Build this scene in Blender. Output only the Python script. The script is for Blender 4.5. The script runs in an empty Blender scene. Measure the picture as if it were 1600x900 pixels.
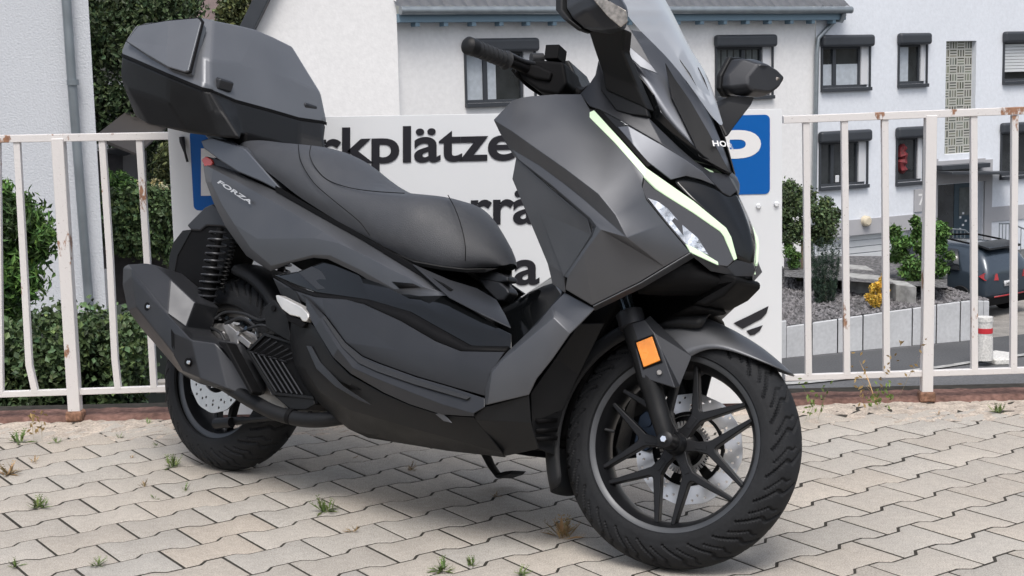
import bpy, bmesh, math, random
import numpy as np
from mathutils import Matrix, Vector
random.seed(7)
rad = math.radians
sc = bpy.context.scene
COL = sc.collection

# ------------------------------------------------------------------ camera
FPX, PITCH, ROLL, CAMH = 2456.97, 0.139490, -0.0225378, 1.112844
f_ = np.array([0, math.cos(PITCH), -math.sin(PITCH)])
r_ = np.array([1.0, 0, 0]); u_ = np.cross(r_, f_)
CR = math.cos(ROLL)*r_ + math.sin(ROLL)*u_
CU = -math.sin(ROLL)*r_ + math.cos(ROLL)*u_
CF = f_
CO = np.array([0, 0, CAMH])
cam = bpy.data.cameras.new('camera')
camo = bpy.data.objects.new('camera', cam); COL.objects.link(camo)
cam.sensor_width = 36.0; cam.lens = FPX*36/1600
cam.clip_start = 0.05; cam.clip_end = 3000
camo.matrix_world = Matrix(((CR[0], CU[0], -CF[0], 0), (CR[1], CU[1], -CF[1], 0), (CR[2], CU[2], -CF[2], CAMH), (0, 0, 0, 1)))
sc.camera = camo

# ------------------------------------------------------------------ light
w = bpy.data.worlds.new('World'); sc.world = w; w.use_nodes = True
nt = w.node_tree
bg = nt.nodes['Background']
sky = nt.nodes.new('ShaderNodeTexSky'); sky.sky_type = 'NISHITA'; sky.sun_disc = False
SUN_EL, SUN_ROT = rad(60), rad(180)
sky.sun_elevation = SUN_EL; sky.sun_rotation = SUN_ROT
sky.air_density = 1.0; sky.dust_density = 4.0; sky.ozone_density = 1.0
hs = nt.nodes.new('ShaderNodeHueSaturation'); hs.inputs['Saturation'].default_value = 0.55
nt.links.new(sky.outputs[0], hs.inputs['Color']); nt.links.new(hs.outputs[0], bg.inputs['Color'])
bg.inputs['Strength'].default_value = 0.15
sl = bpy.data.lights.new('sun', 'SUN'); sl.energy = 1.3; sl.angle = rad(24); sl.color = (1.0, 0.97, 0.93)
so = bpy.data.objects.new('sun', sl); COL.objects.link(so)
sd = Vector((math.sin(SUN_ROT)*math.cos(SUN_EL), math.cos(SUN_ROT)*math.cos(SUN_EL), math.sin(SUN_EL)))
so.rotation_euler = sd.to_track_quat('Z', 'Y').to_euler(); so.location = (0, 0, 20)
sc.view_settings.view_transform = 'Standard'; sc.view_settings.look = 'None'
sc.view_settings.gamma = 1.0; sc.view_settings.exposure = 0.42

# ------------------------------------------------------------------ materials
def mat(name, col, rough=0.5, metal=0.0, spec=0.5, coat=0.0, noise=None, bump=None, emit=None, var=0.0, attr=None, alpha=None):
    """noise=(scale, amount of albedo variation), bump=(scale, distance), attr: multiply by vertex colour"""
    m = bpy.data.materials.new(name); m.use_nodes = True
    n = m.node_tree.nodes; l = m.node_tree.links
    b = n['Principled BSDF']
    b.inputs['Base Color'].default_value = (*col, 1); b.inputs['Roughness'].default_value = rough
    b.inputs['Metallic'].default_value = metal; b.inputs['Specular IOR Level'].default_value = spec
    b.inputs['Coat Weight'].default_value = coat; b.inputs['Coat Roughness'].default_value = 0.03
    tc = n.new('ShaderNodeTexCoord')
    last = None
    if attr:
        a = n.new('ShaderNodeAttribute'); a.attribute_name = attr
        mx = n.new('ShaderNodeMix'); mx.data_type = 'RGBA'; mx.blend_type = 'MULTIPLY'; mx.inputs[0].default_value = 1
        mx.inputs[6].default_value = (*col, 1); l.new(a.outputs['Color'], mx.inputs[7]); last = mx.outputs[2]
    if noise:
        for k, (s, amt) in enumerate(noise if isinstance(noise[0], tuple) else (noise,)):
            t = n.new('ShaderNodeTexNoise'); t.inputs['Scale'].default_value = s; t.inputs['Detail'].default_value = 6
            l.new(tc.outputs['Object'], t.inputs['Vector'])
            mr = n.new('ShaderNodeMapRange'); mr.inputs[1].default_value = 0.3; mr.inputs[2].default_value = 0.7
            mr.inputs[3].default_value = 1-amt; mr.inputs[4].default_value = 1+amt
            l.new(t.outputs['Fac'], mr.inputs[0])
            mx = n.new('ShaderNodeMix'); mx.data_type = 'RGBA'; mx.blend_type = 'MULTIPLY'; mx.inputs[0].default_value = 1
            if last is None: mx.inputs[6].default_value = (*col, 1)
            else: l.new(last, mx.inputs[6])
            l.new(mr.outputs[0], mx.inputs[7]); last = mx.outputs[2]
            if k == 0:
                mr2 = n.new('ShaderNodeMapRange'); mr2.inputs[1].default_value = 0.3; mr2.inputs[2].default_value = 0.7
                mr2.inputs[3].default_value = max(0.0, rough-0.06*(rough > .1)); mr2.inputs[4].default_value = min(1, rough+0.06*(rough > .1))
                l.new(t.outputs['Fac'], mr2.inputs[0]); l.new(mr2.outputs[0], b.inputs['Roughness'])
    if last is not None: l.new(last, b.inputs['Base Color'])
    if bump:
        t = n.new('ShaderNodeTexNoise'); t.inputs['Scale'].default_value = bump[0]; t.inputs['Detail'].default_value = 4
        l.new(tc.outputs['Object'], t.inputs['Vector'])
        bp = n.new('ShaderNodeBump'); bp.inputs['Distance'].default_value = bump[1]; bp.inputs['Strength'].default_value = 1
        l.new(t.outputs['Fac'], bp.inputs['Height']); l.new(bp.outputs[0], b.inputs['Normal'])
    if emit:
        b.inputs['Emission Color'].default_value = (*emit[:3], 1); b.inputs['Emission Strength'].default_value = emit[3]
    return m

M = {}
M['paint'] = mat('matte_grey_paint', (.112, .116, .125), .44, .7, .5, noise=(9, .05), bump=(900, .00006))
M['plastic'] = mat('dark_grained_plastic', (.0095, .010, .011), .48, 0, .26, noise=(14, .12), bump=(700, .00025))
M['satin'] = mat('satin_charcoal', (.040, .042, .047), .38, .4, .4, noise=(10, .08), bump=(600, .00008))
M['metalgrey'] = mat('gunmetal_paint', (.14, .148, .165), .42, .7, .5, noise=(8, .05))
M['gloss'] = mat('gloss_black', (.004, .0045, .005), .05, 0, .45)
M['black'] = mat('deep_black_plastic', (.004, .004, .0045), .65, 0, .15, noise=(20, .2))
M['seat'] = mat('seat_vinyl', (.050, .053, .060), .55, 0, .45, noise=(30, .08), bump=(420, .0009))
M['seatside'] = mat('seat_side_vinyl', (.038, .039, .042), .5, 0, .45, noise=(30, .08), bump=(420, .0004))
M['groove'] = mat('tyre_groove', (.005, .005, .006), .8, 0, .1)
M['tyre'] = mat('tyre_rubber', (.014, .015, .017), .7, 0, .25, noise=((12, .25), (160, .15)), bump=(300, .0003))
M['rim'] = mat('black_rim', (.009, .0095, .011), .4, .2, .35, noise=(20, .1))
M['rimedge'] = mat('rim_flange', (.065, .069, .075), .42, .4, .5, noise=(20, .06))
M['steel'] = mat('disc_steel', (.72, .71, .70), .34, .85, .5, noise=(40, .08))
M['alu'] = mat('cast_aluminium', (.42, .41, .40), .42, .8, .5, noise=(25, .18), bump=(200, .0004))
M['chrome'] = mat('chrome', (.75, .76, .78), .14, 1.0, .5)
M['blueanod'] = mat('fork_tube', (.05, .065, .08), .15, .8, .5)
M['orange'] = mat('orange_reflector', (.85, .27, .02), .25, 0, .6, coat=.5, noise=(60, .12))
M['red'] = mat('tail_lens', (.45, .06, .05), .15, 0, .6, coat=.6)
M['lens'] = mat('indicator_lens', (.30, .27, .24), .12, .5, .6, coat=.6, noise=(90, .5))
M['drl'] = mat('light_strip_lit', (.40, .48, .36), .3, 0, .4, emit=(.76, 1.0, .68, .42))
M['step'] = mat('bare_metal_step', (.66, .65, .63), .38, .55, .5, noise=(20, .08))
M['headglass'] = mat('headlamp_inner', (.045, .045, .048), .12, .3, .6, coat=.5)
M['brake'] = mat('anodised_caliper', (.02, .035, .06), .35, .5, .5)
M['white'] = mat('white_lettering', (.75, .75, .75), .4)
M['silverletter'] = mat('silver_lettering', (.6, .6, .6), .3, .5)
M['rubber'] = mat('grip_rubber', (.02, .021, .023), .5, 0, .4, bump=(500, .0006))

def glassmat(name, tint, base, rough=.02, sheen_mix=0):
    m = bpy.data.materials.new(name); m.use_nodes = True
    n = m.node_tree.nodes; l = m.node_tree.links
    for x in list(n):
        if x.type == 'BSDF_PRINCIPLED': n.remove(x)
    out = n['Material Output']
    tr = n.new('ShaderNodeBsdfTransparent'); tr.inputs[0].default_value = (*tint, 1)
    gl = n.new('ShaderNodeBsdfGlossy'); gl.inputs['Roughness'].default_value = rough
    fr0 = n.new('ShaderNodeLayerWeight'); fr0.inputs['Blend'].default_value = .5; fr = n.new('ShaderNodeMath'); fr.operation = 'POWER'; fr.inputs[1].default_value = 3.5; l.new(fr0.outputs['Facing'], fr.inputs[0])
    ad = n.new('ShaderNodeMath'); ad.operation = 'ADD'; ad.inputs[1].default_value = base; l.new(fr.outputs[0], ad.inputs[0])
    mx = n.new('ShaderNodeMixShader'); l.new(ad.outputs[0], mx.inputs[0]); l.new(tr.outputs[0], mx.inputs[1]); l.new(gl.outputs[0], mx.inputs[2])
    if sheen_mix:  # white scatter painted in for the bright sky mirrored in the pane
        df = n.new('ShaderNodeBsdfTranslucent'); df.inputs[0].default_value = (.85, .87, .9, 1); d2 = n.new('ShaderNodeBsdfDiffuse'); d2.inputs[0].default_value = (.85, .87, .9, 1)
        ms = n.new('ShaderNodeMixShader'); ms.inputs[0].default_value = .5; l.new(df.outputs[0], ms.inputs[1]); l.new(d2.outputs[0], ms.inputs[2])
        m2 = n.new('ShaderNodeMixShader'); m2.inputs[0].default_value = sheen_mix; l.new(mx.outputs[0], m2.inputs[1]); l.new(ms.outputs[0], m2.inputs[2]); l.new(m2.outputs[0], out.inputs[0])
    else: l.new(mx.outputs[0], out.inputs[0])
    return m
M['screen'] = glassmat('sky_whitened_screen', (.96, .97, .98), .40, .15, .38)  # screen whitened by colour in place of a brighter sky reflection
M['caselid'] = mat('case_lid_paint', (.135, .142, .155), .36, .35, .5, noise=(7, .06), bump=(800, .00008))
M['lampchrome'] = mat('lamp_chrome', (.62, .64, .66), .18, .9, .5, noise=(45, .45), bump=(35, .004))

# ------------------------------------------------------------------ coordinate helpers
def Rx(a): c, s = math.cos(a), math.sin(a); return np.array([[1, 0, 0], [0, c, -s], [0, s, c]])
def Rz(a): c, s = math.cos(a), math.sin(a); return np.array([[c, -s, 0], [s, c, 0], [0, 0, 1]])
def rotax(ax, a):
    ax = ax/np.linalg.norm(ax); K = np.array([[0, -ax[2], ax[1]], [ax[2], 0, -ax[0]], [-ax[1], ax[0], 0]])
    return np.eye(3)+math.sin(a)*K+(1-math.cos(a))*K@K
SX, SY, YAW, LEAN, STEER = 0.322494, 3.385409, 0.698873, 0.244610, 0.259299   # the scooter stands here, leaning on its side stand
S = Rz(-YAW)@Rx(-LEAN); T = np.array([SX, SY, 0])
WB, RF, RR = 1.51, .2745, .276
RAKE = rad(26.5)
ST = rotax(np.array([-math.sin(RAKE), 0, math.cos(RAKE)]), STEER)
AP = np.array([.09, 0, 0]); WC = np.array([0, 0, RF])
def ray(px, py): return CR*((px-800)/FPX)+CU*((450-py)/FPX)+CF
def P(px, py, hw):                    # a point of the body hw metres to the right of its middle plane
    d = ray(px, py); n = S[:, 1]; t = (n@(T-CO)-hw)/(n@d); return S.T@(CO+t*d-T)
def W2L(q): return ST@(np.asarray(q)+WC-AP)+AP     # steered frame (origin: front axle) -> body frame
def PW(px, py, hw):                   # the same in the steered frame (fork, wheel, fender, handlebar); returns body coordinates
    o = ST.T@(S.T@(CO-T)-AP)+AP-WC; d = ST.T@(S.T@ray(px, py)); t = (-hw-o[1])/d[1]; return W2L(o+t*d)
def G(px, py, z=0.0):
    d = ray(px, py); t = (z-CO[2])/d[2]; return CO+t*d
def D(px, py, y):
    d = ray(px, py); return CO+d*(y/d[1])

# ------------------------------------------------------------------ object helpers
def tag(o, label=None, cat=None, group=None, kind=None):
    if label: o['label'] = label
    if cat: o['category'] = cat
    if group: o['group'] = group
    if kind: o['kind'] = kind
    return o
def empty(name, loc=(0, 0, 0), rz=0):
    o = bpy.data.objects.new(name, None); COL.objects.link(o); o.location = loc; o.rotation_euler = (0, 0, rz); o.empty_display_size = .1
    return o
def mk(name, verts, faces, m, parent=None, bevel=0, seg=2, sub=0, solid=0, smooth=True, face_dir=None, angle=20, cols=None, fix=True, harden=True):
    me = bpy.data.meshes.new(name)
    me.from_pydata([tuple(float(c) for c in v) for v in verts], [], [tuple(f) for f in faces])
    me.validate()
    bm = bmesh.new(); bm.from_mesh(me)
    if fix: bmesh.ops.recalc_face_normals(bm, faces=bm.faces)
    if face_dir is not None:
        fd = Vector(face_dir); s = sum((f.normal.dot(fd)*f.calc_area() for f in bm.faces))
        if s < 0: bmesh.ops.reverse_faces(bm, faces=bm.faces)
    bm.to_mesh(me); bm.free()
    if cols is not None:
        ca = me.color_attributes.new('tone', 'FLOAT_COLOR', 'POINT')
        ca.data.foreach_set('color', np.array([(c[0], c[1], c[2], 1) for c in cols], dtype=np.float32).ravel())
    me.materials.append(M[m] if isinstance(m, str) else m)
    if smooth: me.polygons.foreach_set('use_smooth', [True]*len(me.polygons))
    o = bpy.data.objects.new(name, me); COL.objects.link(o)
    if parent: o.parent = parent
    if sub:
        s = o.modifiers.new('sub', 'SUBSURF'); s.levels = sub; s.render_levels = sub
    if solid:
        s = o.modifiers.new('solid', 'SOLIDIFY'); s.thickness = solid; s.offset = -1
    if bevel:
        b = o.modifiers.new('bevel', 'BEVEL'); b.width = bevel; b.segments = seg; b.limit_method = 'ANGLE'; b.angle_limit = rad(angle); b.harden_normals = harden
    elif smooth and not sub:
        me.set_sharp_from_angle(angle=rad(38))
    return o
def mkm(name, verts, faces, m, parent, mirror=True, **k):
    """a panel on the right side and its mirror image on the left"""
    k.setdefault('face_dir', (0, -1, 0)); k.setdefault('solid', .004); k.setdefault('bevel', .003)
    o = mk(name, verts, faces, m, parent, **k)
    if mirror:
        k2 = dict(k); fd = k['face_dir']; k2['face_dir'] = (fd[0], -fd[1], fd[2])
        mk(name, [(v[0], -v[1], v[2]) for v in verts], faces, m, parent, **k2)
    return o
def panel(name, spec, faces, m, parent, mirror=True, **k):
    """spec: {'a': (px, py, half width)} read in the photograph; faces: 'a b c' strings"""
    names = list(spec); idx = {n: i for i, n in enumerate(names)}
    vs = [P(*spec[n]) for n in names]
    return mkm(name, vs, [[idx[x] for x in f.split()] for f in faces], m, parent, mirror, **k)
def gridfaces(nr, nc, closed=False):
    f = []
    for i in range(nr-1):
        for j in range(nc if closed else nc-1):
            a, b = i*nc+j, i*nc+(j+1) % nc
            f.append((a, b, b+nc, a+nc))
    return f
def symgrid(name, rows, m, parent, conv=P, **k):
    """rows of (px, py, half width) running from the middle line outwards; mirrored to a full shell"""
    vs = []
    for r in rows:
        pts = [conv(*q) for q in r]
        if conv is PW:      # mirror inside the steered frame
            loc = [ST.T@(q-AP)+AP-WC for q in pts]
            mir = [W2L(np.array([q[0], -q[1], q[2]])) for q in loc]
        else: mir = [np.array([q[0], -q[1], q[2]]) for q in pts]
        mid = pts[0].copy()
        vs += [mir[i] for i in range(len(pts)-1, 0, -1)]+[mid]+pts[1:]
    nc = 2*len(rows[0])-1
    return mk(name, vs, gridfaces(len(rows), nc), m, parent, **k)
def tube(name, pts, r, m, parent, n=14, cap=True, **k):
    pts = [Vector(p) for p in pts]; rs = r if isinstance(r, (list, tuple)) else [r]*len(pts)
    vs = []; up = Vector((0.13, 0.31, 0.94))
    t0 = (pts[1]-pts[0]).normalized(); nrm = t0.cross(up).normalized()
    for i, p in enumerate(pts):
        t = (pts[min(i+1, len(pts)-1)]-pts[max(i-1, 0)]).normalized()
        nrm = (nrm-t*nrm.dot(t)).normalized(); b = t.cross(nrm)
        for j in range(n):
            a = 2*math.pi*j/n; vs.append(p+(nrm*math.cos(a)+b*math.sin(a))*rs[i])
    f = gridfaces(len(pts), n, True)
    if cap: f += [tuple(range(n))[::-1], tuple(range(len(vs)-n, len(vs)))]
    return mk(name, vs, f, m, parent, **k)
def smoothpath(pts, k=6):
    pts = [np.asarray(p, float) for p in pts]; o = []
    for i in range(len(pts)-1):
        p0 = pts[max(i-1, 0)]; p1 = pts[i]; p2 = pts[i+1]; p3 = pts[min(i+2, len(pts)-1)]
        for j in range(k):
            t = j/k; o.append(.5*((2*p1)+(-p0+p2)*t+(2*p0-5*p1+4*p2-p3)*t*t+(-p0+3*p1-3*p2+p3)*t**3))
    o.append(pts[-1]); return o
def slab(name, front, back, m, parent, bevel=.003, **k):
    """a closed solid from two matching outlines"""
    n = len(front); vs = list(front)+list(back)
    f = [tuple(range(n)), tuple(range(n, 2*n))[::-1]]+[(i, n+i, n+(i+1) % n, (i+1) % n) for i in range(n)]
    return mk(name, vs, f, m, parent, bevel=bevel, **k)
def pslab(name, px, w0, w1, m, parent, conv=P, taper=0, mirror=False, **k):
    fr = [conv(x, y, w0) for x, y in px]
    nrm = (conv(px[0][0], px[0][1], w1)-conv(px[0][0], px[0][1], w0))
    # straight back along the body's cross direction
    if conv is PW:
        loc = [ST.T@(q-AP)+AP-WC for q in fr]; bk = [W2L(np.array([q[0], -w1, q[2]])) for q in loc]
    else: bk = [np.array([q[0], -w1, q[2]]) for q in fr]
    if taper:
        c = sum(bk)/len(bk); bk = [c+(q-c)*(1-taper) for q in bk]
    o = slab(name, fr, bk, m, parent, **k)
    if mirror: slab(name, [(v[0], -v[1], v[2]) for v in fr], [(v[0], -v[1], v[2]) for v in bk], m, parent, **k)
    return o
def box(name, c, s, m, parent=None, R=None, bevel=.002, **k):
    vs = []
    for x in (-.5, .5):
        for y in (-.5, .5):
            for z in (-.5, .5):
                q = np.array([x*s[0], y*s[1], z*s[2]])
                if R is not None: q = R@q
                vs.append(np.asarray(c)+q)
    f = [(0, 1, 3, 2), (4, 6, 7, 5), (0, 4, 5, 1), (2, 3, 7, 6), (0, 2, 6, 4), (1, 5, 7, 3)]
    return mk(name, vs, f, m, parent, bevel=bevel, **k)
def textmesh(body, bold=0.0, shear=0.0, spacing=1.0, ext=0.0):
    cu = bpy.data.curves.new('t', 'FONT'); cu.body = body; cu.size = 1; cu.offset = bold; cu.shear = shear; cu.space_character = spacing
    cu.resolution_u = 6; cu.extrude = ext
    o = bpy.data.objects.new('t', cu); COL.objects.link(o)
    bpy.context.view_layer.update()
    me = bpy.data.meshes.new_from_object(o.evaluated_get(bpy.context.evaluated_depsgraph_get()))
    v = np.array([x.co[:] for x in me.vertices]); f = [tuple(p.vertices) for p in me.polygons]
    bpy.data.objects.remove(o); bpy.data.curves.remove(cu)
    return v, f
def text_on(name, body, corners, m, parent, bold=.02, shear=0, spacing=1, yr=None):
    """writing laid bilinearly on four 3-D corners: bottom-left, bottom-right, top-right, top-left"""
    v, f = textmesh(body, bold, shear, spacing)
    x0, x1 = v[:, 0].min(), v[:, 0].max(); y0, y1 = (v[:, 1].min(), v[:, 1].max()) if yr is None else yr
    c = [np.asarray(q, float) for q in corners]; out = []
    for q in v:
        a = (q[0]-x0)/(x1-x0); b = (q[1]-y0)/(y1-y0)
        out.append((1-b)*((1-a)*c[0]+a*c[1])+b*((1-a)*c[3]+a*c[2]))
    return mk(name, out, f, m, parent, smooth=False, fix=False)
def curvefill(splines, depth):
    """filled outline with holes -> verts (x, z in plane, y thickness), faces"""
    cu = bpy.data.curves.new('c', 'CURVE'); cu.dimensions = '2D'; cu.fill_mode = 'BOTH'; cu.extrude = depth/2
    for pts in splines:
        s = cu.splines.new('POLY'); s.points.add(len(pts)-1); s.use_cyclic_u = True
        for i, p in enumerate(pts): s.points[i].co = (p[0], p[1], 0, 1)
    o = bpy.data.objects.new('c', cu); COL.objects.link(o); bpy.context.view_layer.update()
    me = bpy.data.meshes.new_from_object(o.evaluated_get(bpy.context.evaluated_depsgraph_get()))
    v = np.array([x.co[:] for x in me.vertices]); f = [tuple(p.vertices) for p in me.polygons]
    bpy.data.objects.remove(o); bpy.data.curves.remove(cu)
    return v, f

# ================================================================== THE SETTING
rng = np.random.default_rng(11)
def uvbox(name, pts8, m, parent=None, **k):
    f = [(0, 1, 2, 3), (7, 6, 5, 4), (0, 4, 5, 1), (1, 5, 6, 2), (2, 6, 7, 3), (3, 7, 4, 0)]
    return mk(name, pts8, f, m, parent, **k)
M['paver'] = mat('concrete_paver', (.405, .373, .330), .85, 0, .25, noise=((2.2, .07), (50, .08), (300, .32)), bump=(420, .0008), attr='tone')
M['sand'] = mat('joint_sand', (.048, .044, .038), .95, 0, .1, noise=(30, .3))
M['asphalt'] = mat('road_asphalt', (.115, .117, .122), .9, 0, .3, noise=((.8, .10), (25, .2)), bump=(60, .004))
M['darkasphalt'] = mat('footway_asphalt', (.082, .084, .088), .9, 0, .3, noise=((.7, .12), (25, .2)))
M['kerbred'] = mat('red_brown_kerb', (.17, .098, .08), .9, 0, .2, noise=((6, .35), (60, .35)), bump=(80, .003))
M['rubble'] = mat('pale_rubble', (.45, .39, .33), .95, 0, .2, noise=((20, .25), (140, .35)), bump=(90, .006))
M['stonekerb'] = mat('kerb_stone', (.36, .36, .35), .85, 0, .3, noise=(6, .3))
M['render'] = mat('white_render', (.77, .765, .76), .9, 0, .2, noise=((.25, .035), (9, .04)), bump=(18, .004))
M['rendercool'] = mat('cool_white_render', (.71, .74, .785), .9, 0, .2, noise=((.3, .03), (9, .04)), bump=(18, .004))
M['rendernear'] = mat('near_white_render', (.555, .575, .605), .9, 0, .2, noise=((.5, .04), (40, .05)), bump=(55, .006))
M['greyband'] = mat('grey_plinth', (.40, .40, .415), .85, 0, .2, noise=(2, .05))
M['winframe'] = mat('anthracite_frame', (.042, .047, .055), .45, 0, .4, noise=(3, .05))
M['reveal'] = mat('white_reveal', (.62, .63, .65), .7)
M['glass'] = mat('window_pane', (.03, .034, .036), .05, 0, .9, noise=(1.5, .5))
M['curtain'] = mat('net_curtain', (.42, .46, .50), .8, noise=(8, .1))
M['darkcurtain'] = mat('dim_curtain', (.075, .085, .085), .5, noise=(8, .3))
M['redcloth'] = mat('red_figure_cloth', (.16, .02, .025), .7, noise=(12, .6))
M['roof'] = mat('roof_tile', (.10, .105, .115), .6, 0, .4, noise=(4, .15))
M['brownroof'] = mat('brown_roof_tile', (.135, .10, .095), .8, noise=(3, .2))
M['zinc'] = mat('zinc', (.26, .29, .31), .4, .6, .5, noise=(4, .1))
M['bluefascia'] = mat('blue_grey_fascia', (.16, .24, .30), .6)
M['timber'] = mat('dark_timber', (.045, .04, .04), .8, noise=(10, .3))
M['garage'] = mat('garage_door', (.62, .64, .65), .5, noise=(1, .04))
M['concrete'] = mat('light_concrete', (.50, .51, .52), .85, noise=((1.2, .08), (14, .08)))
M['gravel'] = mat('grey_gravel', (.12, .118, .12), .95, noise=((7, .5), (14, .55)), bump=(16, .05))
M['bark'] = mat('bark', (.11, .085, .065), .9, noise=(20, .3))
M['carpaint'] = mat('car_paint', (.045, .062, .082), .25, .3, .5, coat=.6)
M['carglass'] = mat('car_glass', (.015, .017, .02), .05, 0, .9)
M['redlamp'] = mat('rear_lamp', (.35, .015, .02), .2, 0, .5, coat=.5)
M['bollw'] = mat('bollard_white', (.62, .61, .58), .6, noise=((3, .06), (30, .22)))
M['bollr'] = mat('bollard_red', (.55, .03, .04), .5)
M['signw'] = mat('sign_face', (.72, .74, .76), .38, 0, .4, noise=(2, .015))
M['signblue'] = mat('sign_blue', (.0, .10, .38), .35, 0, .4)
M['signblack'] = mat('sign_black', (.02, .02, .025), .4, 0, .4)
M['glassblock'] = mat('glass_block', (.15, .16, .14), .25, 0, .6, noise=(9, .5))
M['blockjoint'] = mat('block_joint', (.46, .46, .42), .8)
def leafmat(name, c, rough=.55):
    return mat(name, c, rough, 0, .35, attr='tone')
M['leafdark'] = leafmat('hedge_leaf', (.078, .122, .048))
M['leafgreen'] = leafmat('bright_leaf', (.075, .15, .035))
M['leafmid'] = leafmat('tree_leaf', (.068, .102, .042))
M['leafolive'] = leafmat('olive_leaf', (.11, .13, .05))
M['leafyew'] = leafmat('yew_needles', (.030, .055, .035))
M['leafyellow'] = leafmat('golden_conifer', (.62, .40, .06))
M['leafcream'] = leafmat('cream_flower', (.55, .50, .30))
M['weed'] = leafmat('weed_leaf', (.10, .16, .055))
M['dryweed'] = leafmat('dry_weed', (.26, .20, .12))
# white railing paint with rust breaking through
def rusty():
    m = mat('railing_paint', (.66, .64, .62), .5, 0, .4, bump=(120, .0006))
    n = m.node_tree.nodes; l = m.node_tree.links; b = n['Principled BSDF']
    tc = n.new('ShaderNodeTexCoord'); t = n.new('ShaderNodeTexNoise'); t.inputs['Scale'].default_value = 9; t.inputs['Detail'].default_value = 8; t.inputs['Roughness'].default_value = .7
    mp = n.new('ShaderNodeMapping'); mp.inputs['Scale'].default_value = (1, 1, .45); l.new(tc.outputs['Object'], mp.inputs[0]); l.new(mp.outputs[0], t.inputs['Vector'])
    r = n.new('ShaderNodeValToRGB'); r.color_ramp.elements[0].position = .60; r.color_ramp.elements[1].position = .63
    l.new(t.outputs['Fac'], r.inputs[0])
    t2 = n.new('ShaderNodeTexNoise'); t2.inputs['Scale'].default_value = 45; l.new(tc.outputs['Object'], t2.inputs['Vector'])
    r2 = n.new('ShaderNodeValToRGB'); r2.color_ramp.elements[0].color = (.12, .055, .04, 1); r2.color_ramp.elements[1].color = (.48, .27, .16, 1)
    l.new(t2.outputs['Fac'], r2.inputs[0])
    t3 = n.new('ShaderNodeTexNoise'); t3.inputs['Scale'].default_value = 130; t3.inputs['Detail'].default_value = 3; l.new(tc.outputs['Object'], t3.inputs['Vector'])
    r3 = n.new('ShaderNodeValToRGB'); r3.color_ramp.elements[0].position = .22; r3.color_ramp.elements[0].color = (.30, .26, .24, 1); r3.color_ramp.elements[1].position = .33; r3.color_ramp.elements[1].color = (.68, .66, .65, 1)
    l.new(t3.outputs['Fac'], r3.inputs[0])
    mx = n.new('ShaderNodeMix'); mx.data_type = 'RGBA'; l.new(r.outputs[0], mx.inputs[0]); l.new(r3.outputs[0], mx.inputs[6])
    l.new(r2.outputs[0], mx.inputs[7]); l.new(mx.outputs[2], b.inputs['Base Color'])
    return m
M['railing'] = rusty()
M['rust'] = mat('flaking_rust', (.24, .13, .085), .9, noise=((18, .6), (90, .4)), bump=(60, .006))

# ---- ground -------------------------------------------------------
ZL = -4.9
mk('ground', [(-900, 5.35, ZL), (900, 5.35, ZL), (900, 1800, ZL), (-900, 1800, ZL)], [(0, 1, 2, 3)], 'asphalt')
bpy.data.objects['ground']['kind'] = 'structure'
o = mk('ground', [(-60, -60, -.0016), (60, -60, -.0016), (60, 5.30, -.0016), (-60, 5.30, -.0016), (-60, 5.30, ZL), (60, 5.30, ZL)], [(0, 1, 2, 3), (3, 2, 5, 4)], 'sand'); o['kind'] = 'structure'
# interlocking pavers, each one a bevelled stone
LO, LA, LB = np.array([.90998, 3.80129]), np.array([.165741, .121867]), np.array([-.0038889, -.180467])
pn = np.array([-LA[1], LA[0]])/np.hypot(*LA)
V, F, CC = [], [], []
def bpt(i, u, v): return LO+i*LB+u*LA+v*pn
sh = .535
cnt = 0
for i in range(-24, 34):
    for j in range(-46, 46):
        c = LO+i*LB+(j+.8)*LA
        if not (-2.4 < c[0] < 2.4 and 2.35 < c[1] < 4.96): continue
        top = [(.315, .0212), (.48, .0212), (.60, 0), (1.0, 0), (1.11, .0212), (1.315, .0212)]
        # the lower boundary belongs to row i+1, whose wave is shifted by sh
        lo0 = .315+sh-.04
        bot = [(lo0, None), (1.0, 0), (1.11, .0212), (1.48, .0212), (1.60, 0), (lo0+1, None)]
        pts = [bpt(i, j+u, v) for u, v in top]+[bpt(i+1, j+u, 0 if v is None else v) for u, v in bot][::-1]
        P2 = np.array(pts)
        ar = .5*np.sum(P2[:, 0]*np.roll(P2[:, 1], -1)-np.roll(P2[:, 0], -1)*P2[:, 1])
        if ar < 0: P2 = P2[::-1]
        def inset(Q, d):
            n = len(Q); out = []
            for k in range(n):
                e1 = Q[k]-Q[k-1]; e2 = Q[(k+1) % n]-Q[k]
                n1 = np.array([-e1[1], e1[0]])/np.hypot(*e1); n2 = np.array([-e2[1], e2[0]])/np.hypot(*e2)
                b = n1+n2; b /= max(.6, (1+n1@n2)); out.append(Q[k]+b*d)
            return np.array(out)
        jw = rng.uniform(.0024, .0040)
        r0 = inset(P2, jw); r1 = inset(P2, jw+.0012); r2 = inset(P2, jw+.0028)
        zz = rng.normal(0, .0003); tx, ty = rng.normal(0, .0025, 2); cen = P2.mean(0)
        tone = 1+rng.normal(0, .035); warm = rng.normal(0, .014)
        base = len(V)
        for R_, z in ((r0, -.013), (r0, -.0022), (r1, -.0007), (r2, 0)):
            for q in R_:
                V.append((q[0], q[1], z+zz+(q-cen)@np.array([tx, ty]))); CC.append((tone*(1+warm), tone, tone*(1-warm)))
        n = len(P2)
        for k in range(3):
            for a in range(n): F.append((base+k*n+a, base+k*n+(a+1) % n, base+(k+1)*n+(a+1) % n, base+(k+1)*n+a))
        F.append(tuple(base+3*n+a for a in range(n))); cnt += 1
pv = mk('paved_ground', V, F, 'paver', cols=CC, fix=False); pv['kind'] = 'structure'
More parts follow.
